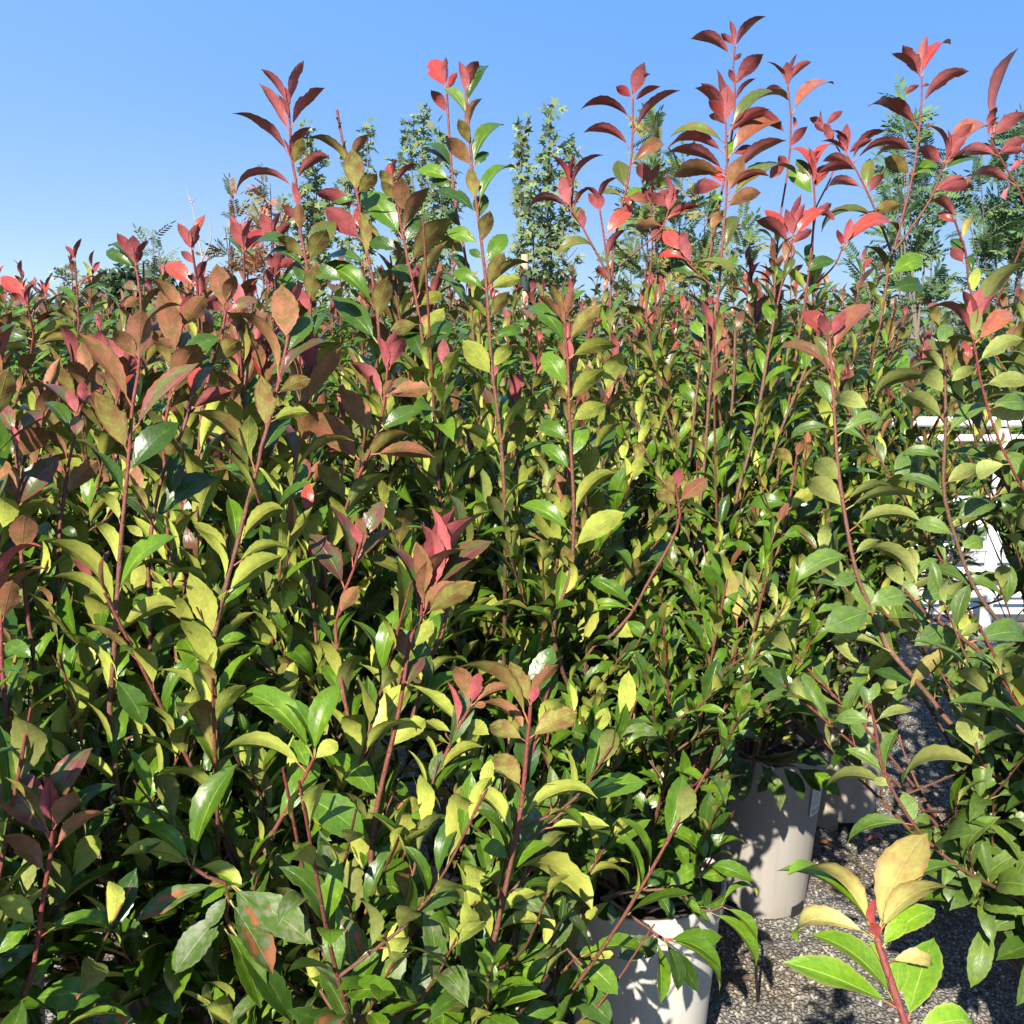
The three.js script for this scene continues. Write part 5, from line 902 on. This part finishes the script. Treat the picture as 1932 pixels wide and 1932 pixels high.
// ------------------------------------------------------------------ more rows of the same shrub running to the horizon
{
  const kinds = [0, 1, 2].map((s) => {
    const R = rng(300 + s), pl = { x: 0, z: 0, red: 0.09, leaf: 0.1, style: '' }, stems = [], own = [];
    for (let i = 0; i < 9; i++) {
      const az = i / 9 * 6.283 + R(), reach = 0.12 + 0.28 * R(), H = 0.85 + 0.42 * R();
      const P = [0, 0.3, 0.65, 1].map((t) => V3(Math.cos(az) * reach * Math.pow(t, 0.8) + (R() - 0.5) * 0.06 * t, 0.4 + H * t, Math.sin(az) * reach * Math.pow(t, 0.8) + (R() - 0.5) * 0.06 * t)), tb = tubeGeometry(P, 0.006, 0.0022, barkColour(0.9), 4, 2); stems.push(tb.g);
      for (let q = 0.1, n = 0; q < tb.len; q += 0.03, n++) {
        const t = q / tb.len, p = tb.curve.getPointAt(t), S = tb.curve.getTangentAt(t), tip = tb.len - q, a = n * 2.4 + R() * 0.6, open = lerp(0.35, 1.15, smooth(0, 0.2, tip)) + (R() - 0.5) * 0.5, D = S.clone().multiplyScalar(Math.cos(open)).add(V3(Math.cos(a), 0, Math.sin(a)).multiplyScalar(Math.sin(open))).normalize();
        const N = UPV.clone().add(S).addScaledVector(D, 0); N.addScaledVector(D, -N.dot(D)).normalize(); N.applyAxisAngle(D, (R() - 0.5));
        for (let w = 0; w < (t < 0.8 ? 3 : 1); w++) {
          const L = 0.1 * (0.8 + 0.4 * R()) * lerp(0.65, 1, smooth(0, 0.12, tip)), y = D.clone(), pp = p.clone().addScaledVector(V3(Math.cos(a + 2), 0.3, Math.sin(a + 2)), w * (0.05 + 0.09 * R())), z = N, x = y.clone().cross(z);
          const m = new THREE.Matrix4().makeBasis(x.multiplyScalar(L), y.multiplyScalar(L), z.clone().multiplyScalar(L)); m.setPosition(pp);
          own.push({ m, code: codeFor(pl, R, tip, p.y), tone: Math.floor(R() * 3), ci: 1, fi: Math.floor(R() * 3), k: 0, px: 0 });
        }
      }
    }
    const [g, mats] = mergeLeaves(own); return { stem: mergeGeometries(stems), g, mats };
  });
  const protos = kinds.map((k) => { const o = new THREE.Group(); part('stem', k.stem, stemMat, o); tag(part('foliage', k.g, k.mats, o), null, null, null, 'stuff'); return o; });
  const R = rng(12); let n = 0;
  for (let row = 0; row < 7; row++) for (let k = -6; k <= 7; k++) {
    const z = -4.5 - row * 0.75 + (R() - 0.5) * 0.2, x = k * 0.58 * (1 + row * 0.12) + 0.3 + (R() - 0.5) * 0.25, s = 0.98 + 0.18 * R();
    if (x > 1.7 && z > -8) continue;
    const px = project(V3(x, 1.4, z))[0]; if (px < -150 || px > 2080) continue;
    const o = protos[n++ % 3].clone(); o.name = numbered('photinia_shrub'); o.position.set(x, 0, z); o.rotation.y = R() * 6.28; o.scale.setScalar(s); scene.add(o);
    tag(o, 'small red-tipped shrub in the rows that run back to the horizon', 'shrub', 'shrubs in the far rows');
  }
  // beyond the railing
  for (let k = 0; k < 7; k++) { const o = protos[k % 3].clone(); o.name = numbered('photinia_shrub'); o.position.set(2.3 + k * 0.55 + R() * 0.2, 0, -5.6 - (k % 3) * 0.7); o.rotation.y = R() * 6; o.scale.setScalar(0.78 + 0.1 * R()); scene.add(o); tag(o, 'small shrub standing beyond the white railing on the right', 'shrub', 'shrubs beyond the railing'); }
  console.log('far rows', n);
}
// a low wood on the horizon
{
  const R = rng(66), crown = new Crown();
  for (let k = 0; k < 9000; k++) { const x = -46 + 92 * R(), hgt = 1.5 + 1.1 * fbm(x * 0.25, 0, 4, 3), q = V3(x, hgt * Math.pow(R(), 0.6), -44 - 6 * R()), [X, Y] = leafFrame(R, 0.6), l = 0.22 + 0.2 * R(); crown.poly(q, X.multiplyScalar(l * 0.6), Y.multiplyScalar(l), LANCE, vary(R, [0.07, 0.11, 0.045])); }
  const o = part('distant_wood', crown.build(), crownMat, scene); tag(o, 'low green wood along the horizon', null, null, 'stuff');
}
renderer.render(scene, camera);
